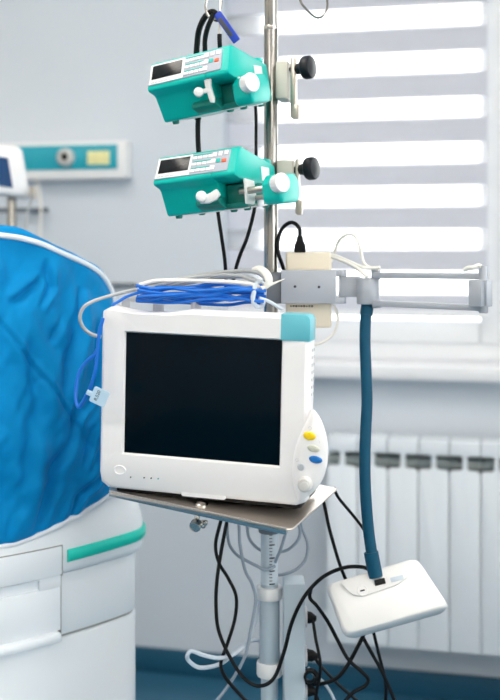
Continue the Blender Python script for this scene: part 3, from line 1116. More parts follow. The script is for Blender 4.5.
def button(nm, u, v, wpx, hpx, m, hgt=.004, tilt=0, lab=None):
    p_ = LOC(MM, u, v, -.0115)
    s_ = 1.47e-3
    d_ = lathe([(0, 0), (1, 0), (1, .4), (.93, .75), (.75, .95), (0, 1.0)], 24)
    M_ = T(p_.x, -.0085, p_.z) @ Matrix.Rotation(R(tilt), 4, 'Y') @ AX((0, 0, 0), (0, -1, 0)) @ Matrix.Diagonal((wpx / 2 * s_, hpx / 2 * s_, hgt + .002, 1))
    o_ = obj(nm, MB().add(d_, M_), m, pod)
    if lab: o_['label'] = lab
    return o_
button('button', 309.5, 436, 13, 8.5, YEL, .0035, 6, 'yellow oval button')
button('button', 313.5, 448.5, 13, 7, BEI, .0035, 10, 'beige oval button')
button('button', 315.5, 459.5, 13.5, 7.5, BLU, .0035, 8, 'blue oval button')
button('button', 301, 467, 7.5, 7.5, GRY, .0030, 0, 'small round grey button')
kb_ = button('jog_knob', 305.2, 484, 14.5, 15.5, KNOBG, .010, 0, 'pale grey round jog knob')
button('jog_knob_cap', 306, 485, 10, 11, KNOBG, .0112)
icm = MB()
for u, v in ((310, 428), (318, 442), (319, 454), (297, 460)):
    p_ = LOC(MM, u, v, -.0112)
    icm.add(tube([Vector((p_.x + .0022 * math.cos(a), -.0110, p_.z + .0022 * math.sin(a))) for a in [2 * math.pi * i / 10 for i in range(10)]], .0003, 4, raw=True, closed=True))
obj('button_marks', icm, GRY, pod)
# oval power button, indicator dots, pull-out recess
p_ = q(120, 470)
o_ = obj('power_button', MB().add(lathe([(0, 0), (1, 0), (1, .6), (.9, 1), (.78, 1), (.74, .6), (0, .55)], 28), T(p_.x, .001, p_.z) @ AX((0, 0, 0), (0, -1, 0)) @ Matrix.Diagonal((.0105, .0075, .003, 1))), WHITEP, mon)
for u, v in ((131, 477), (144.5, 477.5), (151.5, 478), (158.5, 478.5)):
    p_ = q(u, v)
    obj('indicator', MB().add(cylinder(.0011, .0016, .0002, 10), AX((p_.x, -.0006, p_.z), (0, -1, 0))), MATS['ink'] if u < 158 else KEYT, mon)
p0, p1 = q(181, 486), q(226, 491)
mb = MB().add(prism(rrect(p0.x, p1.x, zbt - .0012, q(200, 488).z, (.004, .004, .003, .003), 4), .0085, .0008, 2), T(0, .0080, 0) @ RX90)
obj('pull_tab', mb, WHITEP, mon)
for xx, yy in ((xl + .03, .045), (xr - .05, .050), (xl + .05, .10), (xr - .06, .10)):
    pw_ = MM @ Vector((xx, yy, zbt + .006))
    hz_ = (TM.inverted() @ pw_).z
    obj('foot', MB().cyl((xx, yy, zbt + .006 - hz_ + .0), (xx, yy, zbt + .012), .008), BLACK, mon)
um = MB().box(((xl + xr) / 2 + .006, .066, zbt - .002), (xr - xl - .034, .104, .012), .003)  # black plate put in for the dark shade in the gap under the monitor
obj('underside_shade_plate', um, BLACK, mon)

# ================================================================== SYRINGE PUMPS
def panel_matrix():
    o_ = Vector((0, .0008, .0520))
    e_ = Vector((0, .0225, .0375)); hp = e_.length; e_.normalize()
    n_ = Vector((1, 0, 0)).cross(e_)        # (0,-,+) out of the panel
    M_ = Matrix((Vector((1, 0, 0)), e_, n_)).transposed().to_4x4()
    return Matrix.Translation(o_) @ M_, hp
PWD = .138
def make_pump(M, slide, label, lever_up):
    t = thing('syringe_pump', label, 'syringe pump', M, 'syringe pumps on the pole')
    prof = [(0.0005, .046), (0, .051), (.0235, .0900), (.030, .0905), (.150, .070), (.150, .012), (.040, 0), (.036, .001), (.021, .037), (.017, .0405)]
    # Y-Z profile extruded along X
    YZX = Matrix(((0, 0, 1, 0), (1, 0, 0, 0), (0, 1, 0, 0), (0, 0, 0, 1)))
    bm_ = MB().add(prism(prof, PWD * .72, .0022, 2), YZX)
    body = obj('body', bm_, TEAL, t)
    # right part of the body: upper hood + lower floor around the syringe bay
    up_ = [(0.0005, .046), (0, .051), (.0235, .0900), (.030, .0905), (.150, .070), (.150, .036), (.075, .036), (.020, .041)]
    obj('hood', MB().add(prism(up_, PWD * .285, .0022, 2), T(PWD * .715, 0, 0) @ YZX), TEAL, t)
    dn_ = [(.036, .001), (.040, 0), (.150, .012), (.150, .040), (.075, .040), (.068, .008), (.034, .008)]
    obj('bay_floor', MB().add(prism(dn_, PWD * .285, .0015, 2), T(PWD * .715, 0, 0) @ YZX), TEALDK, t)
    # panel
    PM, hp = panel_matrix()
    pl_ = obj('control_panel', MB().box((PWD * .46, hp / 2 - .0005, .0006), (PWD * .90, hp * .88, .0022), .0008, PM), KEYPAD, t)
    obj('display_surround', MB().box((PWD * .235, hp / 2 - .0005, .0012), (PWD * .43, hp * .86, .0022), .0005, PM), PLATEW, pl_)
    obj('display', MB().box((PWD * .238, hp * .55, .0021), (PWD * .375, hp * .58, .0012), .0003, PM), DISP, pl_)
    lt = MB()
    for k, (a_, b_) in enumerate(((.05, .09), (.10, .13), (.145, .20), (.21, .26))):
        lt.box((PWD * (a_ + b_) / 2, hp * .13, .0024), (PWD * (b_ - a_), .0011, .0003), 0, PM)
    obj('lettering', lt, GRY, pl_)
    for r_ in range(3):
        yy = hp * (.76 - .27 * r_)
        for c_ in range(4):
            obj('key', MB().box((PWD * (.485 + .063 * c_), yy - .001, .0024), (.0072, .0052, .0016), .0006, PM), KEYW, pl_)
        obj('key_strip', MB().box((PWD * .575, yy + .0038, .0019), (.030, .0016, .0012), .0003, PM), KEYT, pl_)
        obj('key', MB().box((PWD * .725, yy, .0024), (.0068, .0076, .0016), .0006, PM), KEYW, pl_)
    obj('key', MB().box((PWD * .795, hp * .77, .0024), (.0062, .0078, .0016), .0006, PM), KEYW, pl_)
    obj('key', MB().box((PWD * .865, hp * .79, .0024), (.0062, .0078, .0016), .0006, PM), KEYW, pl_)
    obj('key', MB().box((PWD * .785, hp * .49, .0024), (.0062, .0072, .0016), .0006, PM), KEYT, pl_)
    ko = obj('key', MB().box((PWD * .855, hp * .46, .0024), (.0072, .0058, .0016), .0006, PM), KEYO, pl_)
    ko['label'] = 'orange stop key'
    # ledge in front of the bay
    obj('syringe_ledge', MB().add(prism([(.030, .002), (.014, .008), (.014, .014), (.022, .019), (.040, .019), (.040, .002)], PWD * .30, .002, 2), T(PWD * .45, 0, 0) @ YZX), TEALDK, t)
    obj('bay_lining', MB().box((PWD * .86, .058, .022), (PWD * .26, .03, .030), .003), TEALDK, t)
    # white syringe clamp: round knob and flat lever
    cl = MB()
    if lever_up:
        kx, kz = PWD * .60, .029
        cl.add(lathe([(0, -.005), (.005, -.005), (.0075, -.002), (.0078, .001), (.0065, .0045), (.003, .006), (0, .006)], 20), AX((kx, .004, kz), (.5, -1, 0)))
        cl.add(prism([(-.003, -.014), (.003, -.016), (.0052, -.010), (.004, .010), (.0075, .022), (.005, .027), (-.004, .025), (-.005, .012)], .006, .0015, 2), T(kx + .017, .010, kz - .004) @ Matrix.Rotation(R(-4), 4, 'Y') @ RX90)
        cl.box((kx + .008, .006, kz), (.018, .005, .007), .0015)
    else:
        kx, kz = PWD * .59, .020
        cl.add(lathe([(0, -.005), (.005, -.005), (.0082, -.002), (.0085, .002), (.007, .0055), (.003, .007), (0, .007)], 20), AX((kx, -.002, kz), (.5, -1, 0)))
        cl.add(prism([(-.012, -.006), (.002, -.007), (.016, -.003), (.022, .004), (.017, .013), (.006, .008), (-.008, .005)], .006, .0015, 2), T(kx + .007, .006, kz - .004) @ RX90)
    obj('syringe_clamp', cl, OFFW, t)
    # bay end plate at the right
    obj('bay_end_plate', MB().add(prism([(.026, .004), (.052, .004), (.062, .018), (.058, .040), (.026, .042)], .004, .001, 1), T(PWD + .0002, 0, 0) @ YZX), OFFW, t)
    x0 = PWD - .006 + slide
    if slide > .02:
        rd = MB().cyl((PWD - .01, .034, .024), (x0 + .006, .034, .024), .0052)
        rd.cyl((PWD - .01, .058, .014), (x0 + .006, .058, .014), .0038)
        obj('drive_rod', rd, BRUSH, t)
    hd_ = MB().add(prism([(.014, .006), (.022, -.002), (.080, .002), (.092, .014), (.090, .036), (.076, .046), (.030, .042), (.014, .030)], .030, .0045, 3), T(x0, 0, 0) @ YZX)
    dh = obj('drive_head', hd_, TEAL, t)
    rb_ = [(0, 0), (.0125, 0)]
    BX = AX((x0 + .024, .012, .026), (.915, -.40, .02))
    bt = MB().add(lathe([(0, 0), (.0122, 0), (.0126, .001), (.0126, .0095), (.0142, .011), (.0148, .0135), (.0138, .0158), (.0085, .017), (0, .0172)], 32), BX)
    for k in range(18):
        a = 2 * math.pi * k / 18
        bt.add(rbox(.0012, .0012, .008, 0), BX @ T(.0127 * math.cos(a), .0127 * math.sin(a), .0055))
    obj('release_button', bt, WHITEP, dh)
    # white stickers on the right flank
    obj('flank_sticker', MB().box((PWD + .0004, .110, .054), (.001, .030, .022), .0003), PLATEW, t)
    obj('flank_sticker', MB().box((PWD + .0004, .082, .008), (.001, .024, .010), .0003), PLATEW, t)
    obj('pole_guide', MB().box((PWD - .016, .135, .076), (.028, .020, .010), .004), TEAL, t)
    fm_ = []
    for fx, fy, fz in ((.012, .052, .001), (PWD - .030, .050, .001), (PWD - .012, .060, .002), (.012, .13, .009), (PWD - .012, .13, .009)):
        obj('foot', MB().add(lathe([(.0055, .004), (.0055, -.003), (.0045, -.005), (0, -.005)], 14), T(fx, fy, fz)), TEALDK, t)
    obj('base_plate', MB().box((PWD * .56, .085, -.0005), (PWD * .78, .085, .004), .001, Matrix.Rotation(R(5.5), 4, 'X') @ T(0, 0, -.003)), OFFW, t)
    return t

def pole_clamp(t, c, vtop, vbot, knob_px, d, blk, lev):
    """clamp that ties a pump to the pole; all given as pixels at depth d"""
    I_ = Matrix(t.matrix_world).inverted()
    WM = I_ @ Matrix.Rotation(THETA - R(20), 4, 'Z')
    def wbox(u0, u1, v0, v1, d_, dep, b, m, nm, parent, yaw=12, roll=0):
        c_ = C((u0 + u1) / 2, (v0 + v1) / 2, d_)
        F = I_ @ FRAME(c_, yaw, roll)
        return obj(nm, MB().add(rbox((u1 - u0) / FPX * d_, dep, (v1 - v0) / FPX * d_, b, 2), F), m, parent)
    cb = wbox(blk[0], blk[1], blk[2], blk[3], d, .05, .004, CLAMPC, 'pole_clamp', t)
    lv = wbox(lev[0], lev[1], lev[2], lev[3], d - .02, .012, .002, BRUSH, 'lever', cb, 20, 0)
    wbox(lev[0] + 1, lev[1] + 3, lev[3] - 14, lev[3] + 1, d - .022, .010, .002, BRUSH, 'lever_tip', lv, 20, 0)
    k = I_ @ C(knob_px[0], knob_px[1], d - .03)
    ax = (I_.to_3x3() @ (RIGHT * .86 - FWD * .5 + UP * .05)).normalized()
    kn = MB().add(lathe([(0, -.030), (.0055, -.030), (.0060, -.022), (.0085, -.019), (.010, -.010), (.0165, -.0075), (.0185, -.004), (.0185, .005), (.0168, .008), (.008, .0095), (0, .010)], 32), AX(k, ax))
    obj('clamp_knob', kn, KNOBB, cb)

MU = FRAME(C(147.5, 90.5, 1.578), yaw=25, roll=8.0, pitch=5) @ T(0, 0, -.0485)
ML = FRAME(C(153, 184, 1.578), yaw=25, roll=5.2, pitch=0) @ T(0, 0, -.0485)
pu = make_pump(MU, 0.0, 'teal syringe pump with its white release button pushed in, highest on the pole', True)
plw = make_pump(ML, .040, 'teal syringe pump with its plunger drive pulled out on a steel rod', False)
del pu['group'], plw['group']
pole_clamp(pu, None, 0, 0, (307.5, 67.5), 1.695, (278, 290.5, 63, 101), (291, 296.5, 58, 118))
pole_clamp(plw, None, 0, 0, (311, 168.5), 1.695, (279, 296, 161, 199), (296, 299.5, 159, 214))

# ================================================================== SUPPORT ARM
AD = 1.655
arm = thing('support_arm', 'grey aluminium hinged rail arm clamped to the steel pole', 'support arm', FRAME(C(311, 303, AD), yaw=2))
AI = Matrix(arm.matrix_world).inverted()
def abox(mb, u0, u1, v0, v1, d, dep, b=.0012, yaw=2, roll=0):
    c_ = C((u0 + u1) / 2, (v0 + v1) / 2, d + dep / 2)
    return mb.add(rbox((u1 - u0) / FPX * d, dep, (v1 - v0) / FPX * d, b, 2), AI @ FRAME(c_, yaw, roll))
pm = MB(); abox(pm, 281, 336, 270, 303.5, AD - .004, .008)
cp = obj('clamp_plate', pm, ALU, arm)
pm = MB(); abox(pm, 263, 284, 272, 303, AD + .005, .055)
obj('pole_bracket', pm, ALUD, arm)
for u, v in ((295, 286.5), (319, 287)):
    c_ = AI @ C(u, v, AD - .004)
    obj('screw', MB().add(cylinder(.0022, .0015, .0004, 12), AX(c_, (0, -1, 0))), INK, cp)
for v0, v1 in ((270, 276.5), (297, 303.5)):
    pm = MB()
    abox(pm, 334, 341, v0, v1, AD - .004, .014)
    c0, c1 = AI @ C(341, v1, AD + .004), AI @ C(341, v0, AD + .004)
    pm.cyl(c0, c1, .0085)
    obj('hinge', pm, ALU, arm)
pm = MB(); abox(pm, 339, 361, 276.5, 297, AD + .000, .010)
obj('link', pm, ALU, arm)
# rounded carrier block at the elbow
c0, c1 = AI @ C(368, 304, AD), AI @ C(368, 278, AD)
pm = MB().cyl(c0, c1, .0180, .0015, 32)
obj('elbow_block', pm, ALU, arm)
c0, c1 = AI @ C(376, 279, AD - .005), AI @ C(376, 266.5, AD - .005)
pm = MB().cyl(c0, c1, .0075, .001, 24)
c0, c1 = AI @ C(376, 308, AD - .005), AI @ C(376, 300, AD - .005)
pm.cyl(c0, c1, .0075, .001, 24)
obj('elbow_pin', pm, ALU, arm)
# two parallel bars, right end nearer to the viewer
ADR = 1.545
def bar(u0, v0, d0, u1, v1, d1, h, dep, nm):
    p0_, p1_ = AI @ C(u0, v0, d0), AI @ C(u1, v1, d1)
    x_ = (p1_ - p0_); Lh = x_.length; x_.normalize()
    z_ = Vector((0, 0, 1)); z_ = (z_ - x_ * z_.dot(x_)).normalized(); y_ = z_.cross(x_)
    M_ = Matrix.Translation((p0_ + p1_) / 2) @ Matrix((x_, y_, z_)).transposed().to_4x4()
    return obj(nm, MB().add(rbox(Lh, dep, h, .0018, 2), M_), ALU, arm)
bar(374, 275.2, AD - .012, 487, 276.2, ADR, .0090, .014, 'rail_bar')
bar(374, 303.2, AD - .012, 487, 308.2, ADR, .0090, .014, 'rail_bar')
c0, c1 = AI @ C(483.5, 313, ADR), AI @ C(483.5, 265.5, ADR)
pm = MB().cyl(c0, c1, .0068, .0012, 24)
obj('end_pin', pm, ALU, arm)
pm = MB()
c_ = C(477.5, 293, ADR)
pm.add(rbox(.020, .024, .0395, .0015), AI @ FRAME(c_, 32))
pm.add(rbox(.012, .024, .0395, .0015), AI @ FRAME(C(484, 293, ADR + .004), -30))
obj('end_block', pm, ALU, arm)

# ================================================================== POWER ADAPTER with plug
ad = thing('power_adapter', 'cream plastic power adapter box held behind the clamp plate', 'adapter', FRAME(C(308.5, 328, 1.668), yaw=4))
adh = (328 - 253) / FPX * 1.69
obj('case', MB().box((0, .012, adh / 2), (.0735, .022, adh), .004, seg=3), CREAM, ad)
lm_ = MB()
for k in range(9):
    lm_.box((-.028 + k * .0042, .0008, (328 - 306.5) / FPX * 1.69 + (k % 2) * .0002), (.0030, .0006, .0018 + .0006 * (k % 3)))
obj('print', lm_, INK, ad)
pk = thing('black_plug', 'black moulded plug with a looping lead on the cream adapter', 'plug', FRAME(C(300, 252.5, 1.675), yaw=6))
PKI = Matrix(pk.matrix_world).inverted()
mb = MB().add(prism([(-.0095, 0), (.0095, 0), (.0085, .012), (.0055, .019), (.0045, .027), (-.0045, .027), (-.0055, .019), (-.0085, .012)], .013, .002, 2), T(0, .0065, 0) @ RX90)
obj('plug_body', mb, BLACK, pk)
mb = MB().add(tube([PKI @ C(u, v, d) for u, v, d in ((300, 236, 1.675), (299.5, 229, 1.675), (295, 223.5, 1.68), (289, 223, 1.685), (282, 229, 1.69), (278, 240, 1.69), (278, 252, 1.69), (282, 264, 1.69), (284, 272, 1.70), (284, 290, 1.71))], .0032, 8))
obj('lead', mb, BLACK, pk)

# ================================================================== EXAMINATION LAMP (blue gooseneck and white head)
hose_px = [(368, 303, 1.655), (366, 315, 1.652), (365, 340, 1.645), (366, 370, 1.64), (367, 400, 1.635), (366, 425, 1.63), (365, 450, 1.625), (365, 475, 1.62), (366, 500, 1.615), (368.5, 530, 1.61), (372, 555, 1.605), (375, 574, 1.60)]
MH = FRAME(C(383, 594, 1.59), yaw=2, roll=14.5, pitch=-34)
lamp = thing('gooseneck_lamp', 'white lamp head hanging on a petrol blue gooseneck hose', 'lamp', MH)
HI = MH.inverted()
obj('gooseneck', MB().add(tube([HI @ C(*p_) for p_ in hose_px], .0088, 16, 6)), HOSE, lamp)
fer = MB().add(tube([HI @ C(*p_) for p_ in hose_px[:2]], .0102, 16, 4))
obj('ferrule', fer, HOSE, lamp)
fer = MB().add(tube([HI @ C(*p_) for p_ in ((371, 552, 1.605), (373, 563, 1.603), (376, 577, 1.600))], .0112, 16, 4))
obj('ferrule', fer, HOSE, lamp)
# head: front plane is local XZ; trapezoid with rounded corners and a bevelled rim
hp_ = [LOC(MH, u, v, 0) for u, v in ((324.5, 585), (417, 557), (450.5, 607), (344, 637))]
def round_poly(pts, r, n=6):
    out_ = []
    m = len(pts)
    for i in range(m):
        p0_, p1_, p2_ = Vector(pts[i - 1]), Vector(pts[i]), Vector(pts[(i + 1) % m])
        a_, b_ = (p0_ - p1_).normalized(), (p2_ - p1_).normalized()
        s_, e_ = p1_ + a_ * r, p1_ + b_ * r
        for k in range(n + 1):
            t = k / n
            out_.append((s_ * (1 - t) ** 2 + p1_ * 2 * t * (1 - t) + e_ * t * t))
    return out_
hq = [(p_.x, p_.z) for p_ in hp_]
cen = sum((Vector(p_) for p_ in hq), Vector((0, 0))) / 4
def head_levels():
    vs_, fs = [], []
    lev = [(.90, .036, .016), (.95, .033, .016), (.985, .022, .015), (1.0, .010, .013), (.985, .001, .013), (.955, -.004, .014), (.92, -.006, .016), (.0, -.0075, .01)]
    n = None
    for s_, y, r in lev[:-1]:
        pp = round_poly([cen + (Vector(p_) - cen) * s_ for p_ in hq], r)
        n = len(pp)
        vs_ += [Vector((p_.x, y, p_.y)) for p_ in pp]
    for j in range(len(lev) - 2):
        for i in range(n):
            k = (i + 1) % n
            fs.append([j * n + i, j * n + k, (j + 1) * n + k, (j + 1) * n + i])
    fs.append(list(range(n)))
    fs.append([(len(lev) - 2) * n + i for i in range(n)])
    return vs_, fs
hd = obj('lamp_head', MB().add(head_levels()), LAMPW, lamp, smooth=50)
# raised control island along the upper edge
isl = [LOC(MH, u, v, -.006) for u, v in ((340, 583), (405, 563), (409, 577), (398, 585), (362, 597), (352, 595))]
ip = round_poly([(p_.x, p_.z) for p_ in isl], .006)
obj('control_island', MB().add(prism([(p_.x, p_.y) for p_ in ip], .0045, .0012, 2), T(0, -.005, 0) @ RX90), LAMPW, hd)
c_ = LOC(MH, 380, 582, -.010)
sw = obj('rocker_switch', MB().box((c_.x, -.010, c_.z), (.0165, .005, .0085), .001, T(c_.x, 0, c_.z) @ Matrix.Rotation(0, 4, 'Y') @ T(-c_.x, 0, -c_.z)), BLACK, hd)
c_ = LOC(MH, 362.5, 590.5, -.010)
obj('dimmer', MB().add(lathe([(0, 0), (.0085, 0), (.0085, .0012), (.0075, .002), (.007, .0012), (0, .0012)], 24), AX((c_.x, -.0085, c_.z), (0, -1, 0))), LAMPW, hd)
obj('dimmer_mark', MB().box((c_.x, -.0102, c_.z), (.007, .001, .0022), .0003), INK, hd)
c_ = LOC(MH, 397, 578.5, -.010)
obj('print_label', MB().box((c_.x, -.0096, c_.z), (.020, .0008, .007), .0002), CABPALE, hd)

# ================================================================== CABLES
def cable(name, pts, r, m, label, cat='cable', extra=None, per=8, group=None):
    P_ = [C(*p_) for p_ in pts]
    o_ = obj(name, MB().add(tube(P_, r, 8, per)), m, center=True)
    tag(o_, label, cat, group)
    return o_

# behind the pumps
cable('pump_cable', [(200, 100, 1.66), (198, 122, 1.66), (198, 140, 1.66), (199, 155, 1.655), (201, 175, 1.66)], .0042, BLACK, 'thick black lead linking the back of both pumps')
cable('pump_cable', [(255, 100, 1.68), (256, 118, 1.685), (256, 140, 1.685), (256, 158, 1.68), (255, 175, 1.68)], .0026, BLACK, 'thin black lead between the pumps beside the pole')
cable('pump_cable', [(217, 205, 1.64), (219, 220, 1.645), (222, 240, 1.65), (225, 262, 1.66), (226, 285, 1.67), (226, 300, 1.68)], .0030, BLACK, 'black lead hanging straight from the pump with the pulled-out drive')
cable('pump_cable', [(256, 200, 1.66), (253, 216, 1.66), (247, 238, 1.66), (239, 258, 1.665), (233, 280, 1.67), (229, 300, 1.68)], .0030, BLACK, 'black lead slanting down behind the monitor from the pump')
# hanging strap bundle at the pole hook
cable('black_cable', [(196, 62, 1.645), (197, 45, 1.64), (199, 30, 1.63), (205, 17, 1.62), (212, 12, 1.615), (217, 15, 1.622), (216, 20, 1.63)], .0048, BLACK, 'thick black cord looped over the hook')
cable('black_cable', [(205, 52, 1.625), (205, 40, 1.62), (207, 30, 1.612), (210, 22, 1.606), (214, 14, 1.604)], .0040, BLACK, 'black sleeved cord end clipped to the hook')
sb_ = FRAME((C(217.5, 15, 1.60) + C(237, 41, 1.60)) / 2, 0, 0)
p0_, p1_ = C(217, 13, 1.602), C(237, 41.5, 1.60)
SMX = AX((p0_ + p1_) / 2, p1_ - p0_) @ Matrix.Rotation(R(100), 4, 'Z')
bs = thing('blue_strap', 'short royal blue strap with a grey woven face slanting down from the hook', 'strap', SMX)
sl_len = (p1_ - p0_).length
obj('strap_band', MB().add(rbox(.0125, .0042, sl_len, .0014)), STRAPB, bs)
for sg in (-1, 1):
    obj('woven_face', MB().add(rbox(.0060, .0006, sl_len * .62, .0002), T(-.0016, sg * .0022, -.001)), CASTER, bs)
th = thing('hook_tether', 'thin steel tether with a black sleeve below the hook', 'tether', T(*C(220, 48, 1.608)))
TI = Matrix(th.matrix_world).inverted()
obj('wire', MB().add(tube([TI @ C(*p_) for p_ in ((221, -4, 1.615), (220, 12, 1.605), (219.5, 25, 1.604), (219.5, 36, 1.605))], .0014, 6)), BRUSH, th)
obj('sleeve', MB().add(tube([TI @ C(*p_) for p_ in ((219.5, 34, 1.605), (219.5, 40, 1.606), (220, 50, 1.612))], .0036, 8)), BLACK, th)

# white cables around the arm
cable('white_cable', [(331, 262, 1.69), (335, 251, 1.688), (339, 241, 1.68), (346, 235, 1.67), (353, 235, 1.665), (358, 241, 1.66), (361, 252, 1.655), (364, 263, 1.65), (371, 268, 1.648), (379, 269.5, 1.64)], .0024, CABWHITE, 'thin white lead arching from the adapter over the arm')
cable('white_cable', [(329, 256, 1.672), (338, 259, 1.665), (348, 263, 1.655), (357, 268, 1.645), (364, 274, 1.638), (367, 277, 1.634)], .0030, CABWHITE, 'thick white lead lying across the arm hinge')
cable('white_cable', [(329, 255, 1.673), (337, 256.5, 1.668), (350, 262, 1.655), (362, 267, 1.642), (372, 268, 1.636), (380, 267.5, 1.632)], .0028, CABWHITE, 'white lead folded on top of the arm elbow')
cable('white_cable', [(333, 304, 1.675), (336.5, 311, 1.673), (338, 320, 1.67), (335, 331, 1.665), (329, 338, 1.66), (321, 343, 1.655), (312, 345, 1.66), (300, 346, 1.67)], .0022, CABWHITE, 'thin white lead hanging under the cream adapter')
cable('cable_stub', [(464, 270.5, 1.55), (468, 268, 1.545), (473, 267.5, 1.54), (478, 265.5, 1.54), (481, 266.5, 1.538)], .0032, CABWHITE, 'short white cable end resting on the arm end', 'cable')

# cables coiled on top of the monitor
cable('grey_cable', [(101, 337, 1.56), (91, 334, 1.555), (83, 327, 1.55), (80, 317, 1.545), (84, 307, 1.545), (94, 301, 1.55), (108, 296.5, 1.555), (125, 292, 1.56), (145, 288, 1.57), (165, 284, 1.58), (185, 279, 1.58), (205, 276, 1.575), (225, 275, 1.57), (240, 276, 1.565), (252, 280, 1.56), (262, 284, 1.56)], .0028, CABGREY, 'grey cable curling out past the monitor over the blue cover')
cable('grey_cable', [(138, 289, 1.585), (150, 284, 1.59), (170, 281, 1.59), (195, 276, 1.585), (220, 272.5, 1.58), (245, 271, 1.575), (258, 273, 1.57), (266, 279, 1.565)], .0030, CABGREY, 'pale grey cable forming the crest of the coil on the monitor')
cable('grey_cable', [(140, 285, 1.575), (155, 281, 1.572), (180, 280.5, 1.565), (205, 281, 1.56), (230, 282, 1.555), (250, 284, 1.553), (259, 287, 1.553)], .0032, CABWHITE, 'off-white flat cable across the coil on the monitor')
cable('grey_cable', [(143, 291, 1.585), (160, 287, 1.59), (185, 284, 1.59), (210, 279, 1.59), (235, 277, 1.585), (250, 278, 1.58), (260, 283, 1.575)], .0024, CABGREY, 'thin grey cable woven into the coil on the monitor')
cable('grey_cable', [(259, 298, 1.555), (268, 301, 1.56), (275, 305, 1.565), (282, 309, 1.57)], .0026, CABPALE, 'translucent tube end poking out of the coil')
for k in range(14):
    j0 = random.uniform(-1, 1)
    dv = [random.uniform(-1.6, 1.6) for _ in range(8)]
    base = 286.5 + 1.15 * k
    dd = 1.553 + (k * 7 % 5) * .009
    tops = 304.0
    pts = [(136 + 1.2 * (k % 4), 0), (150, 1), (170, 2), (190, 3), (210, 4), (230, 5), (248, 6), (262 + 2 * (k % 3), 7)]
    P_ = []
    for u, i in pts:
        v = base + dv[i] + 4.0 * math.sin((u - 136) / 130 * math.pi * (1 + k % 2) + k) * (.6 if k % 2 else 1)
        lim = 301.0 + (u - 136) * .05
        P_.append((u, min(v, lim), dd + .006 * math.sin(i + k)))
    cable('blue_lead', P_, .0024, CABBLUE, 'thin bright blue sensor lead bundled on the monitor', group='blue sensor leads bundled on the monitor')
cable('blue_lead', [(112, 305, 1.55), (118, 302, 1.552), (126, 297, 1.556), (138, 293, 1.562), (155, 289, 1.57), (180, 288, 1.572), (205, 285, 1.568)], .0022, CABBLUE, 'blue lead running off the coil to the monitor corner')
cable('blue_lead', [(103, 318, 1.535), (99, 335, 1.535), (97.5, 355, 1.535), (95, 372, 1.535), (90, 388, 1.54), (83, 402, 1.545), (78.5, 407, 1.548), (76, 400, 1.552), (76, 388, 1.557), (79, 373, 1.56), (86, 362, 1.56), (94, 355, 1.558), (99, 347, 1.56)], .0029, CABBLUE, 'blue lead dangling in a loop beside the monitor')
# cable tie and paddle connector
ti_ = obj('cable_tie', MB().add(tube([C(u, v, d) for u, v, d in ((256, 284, 1.555), (254, 292, 1.548), (253, 300, 1.55), (256, 306, 1.56), (262, 306, 1.575), (264, 297, 1.58), (264, 287, 1.575), (261, 282, 1.565))], .0036, 8, closed=True)), CABPALE, center=True)
tag(ti_, 'pale grey tie strap around the cable bundle on the monitor', 'cable tie')
pdl = spline([C(u, v, d) for u, v, d in ((252, 269, 1.558), (259, 268, 1.553), (266, 273, 1.548), (269, 281, 1.545), (265, 287, 1.548), (258, 287, 1.552))], 6)
tag(obj('sensor_paddle', MB().add(tube(pdl, lambda t: .0022 + .0042 * math.sin(math.pi * min(1, t * 1.05)) ** .8, 10, raw=True, flat=.45)), CABWHITE, center=True), 'off-white curved sensor paddle on the cable coil', 'sensor')
spk = [C(u, v, d) for u, v, d in ((262, 288, 1.548), (270, 285, 1.546), (277, 282, 1.548), (284.5, 279, 1.55))]
tag(obj('tie_tail', MB().add(tube(spk, lambda t: .0030 * (1 - .8 * t), 8, 6)), CABWHITE, center=True), 'pointed white strap tail sticking out of the coil', 'strap')

# id tag on the blue loop
tgM = FRAME(C(99.5, 397, 1.527), yaw=8, roll=-24)
tg = thing('cable_tag', 'pale blue plastic tag with dark print on the dangling blue lead', 'tag', tgM)
obj('plate', MB().add(prism(rrect(-.0125, .0125, -.0115, .0125, (.003, .003, .003, .003), 4), .0016, .0004, 1), RX90), TAGM, tg)
obj('clip', MB().box((-.0155, .0, -.001), (.010, .004, .0075), .001), TAGM, tg)
obj('print', text_mb('8,520', .0072, T(-.0035, -.0018, .001) @ Matrix.Rotation(R(0), 4, 'Y') @ RX90 @ Matrix.Rotation(R(90), 4, 'Z'), .0001), INK, tg, smooth=0)

# cables below the tray
cs = [
    ([(228, 515, 1.68), (227, 524, 1.69), (229, 543, 1.69), (236, 554, 1.68), (247, 561, 1.675), (257, 566, 1.67), (266, 570, 1.672), (275, 566, 1.68)], 'slate grey cable swinging in front of the column scale'),
    ([(246, 515, 1.70), (247, 526, 1.71), (249, 538, 1.71), (256, 547, 1.705), (264, 551, 1.70), (272, 548, 1.72)], 'short slate grey cable loop under the tray'),
    ([(237, 515, 1.66), (239, 526, 1.66), (240, 545, 1.665), (245, 570, 1.67), (252, 584, 1.67), (255.5, 600, 1.67), (251, 628, 1.67), (245, 656, 1.67), (232, 680, 1.67), (218, 699, 1.67), (205, 712, 1.67)], 'long slate grey cable falling left of the column'),
    ([(299, 515, 1.70), (302, 528, 1.70), (307.5, 543, 1.70), (306, 558, 1.70), (298, 568, 1.70), (288, 573, 1.70), (278, 575, 1.71), (266, 574, 1.73)], 'wide slate grey cable loop right of the column'),
    ([(296, 518, 1.68), (300, 530, 1.68), (298, 540, 1.68), (289, 549, 1.685), (280, 552, 1.70), (270, 553, 1.73)], 'small slate grey cable loop right of the column scale'),
    ([(290, 518, 1.67), (286, 532, 1.67), (281, 548, 1.67), (276, 560, 1.685), (270, 575, 1.73)], 'slanted slate grey cable beside the column scale'),
]
for pts, lab in cs:
    cable('grey_cable', pts, .0026, CABSLATE, lab)
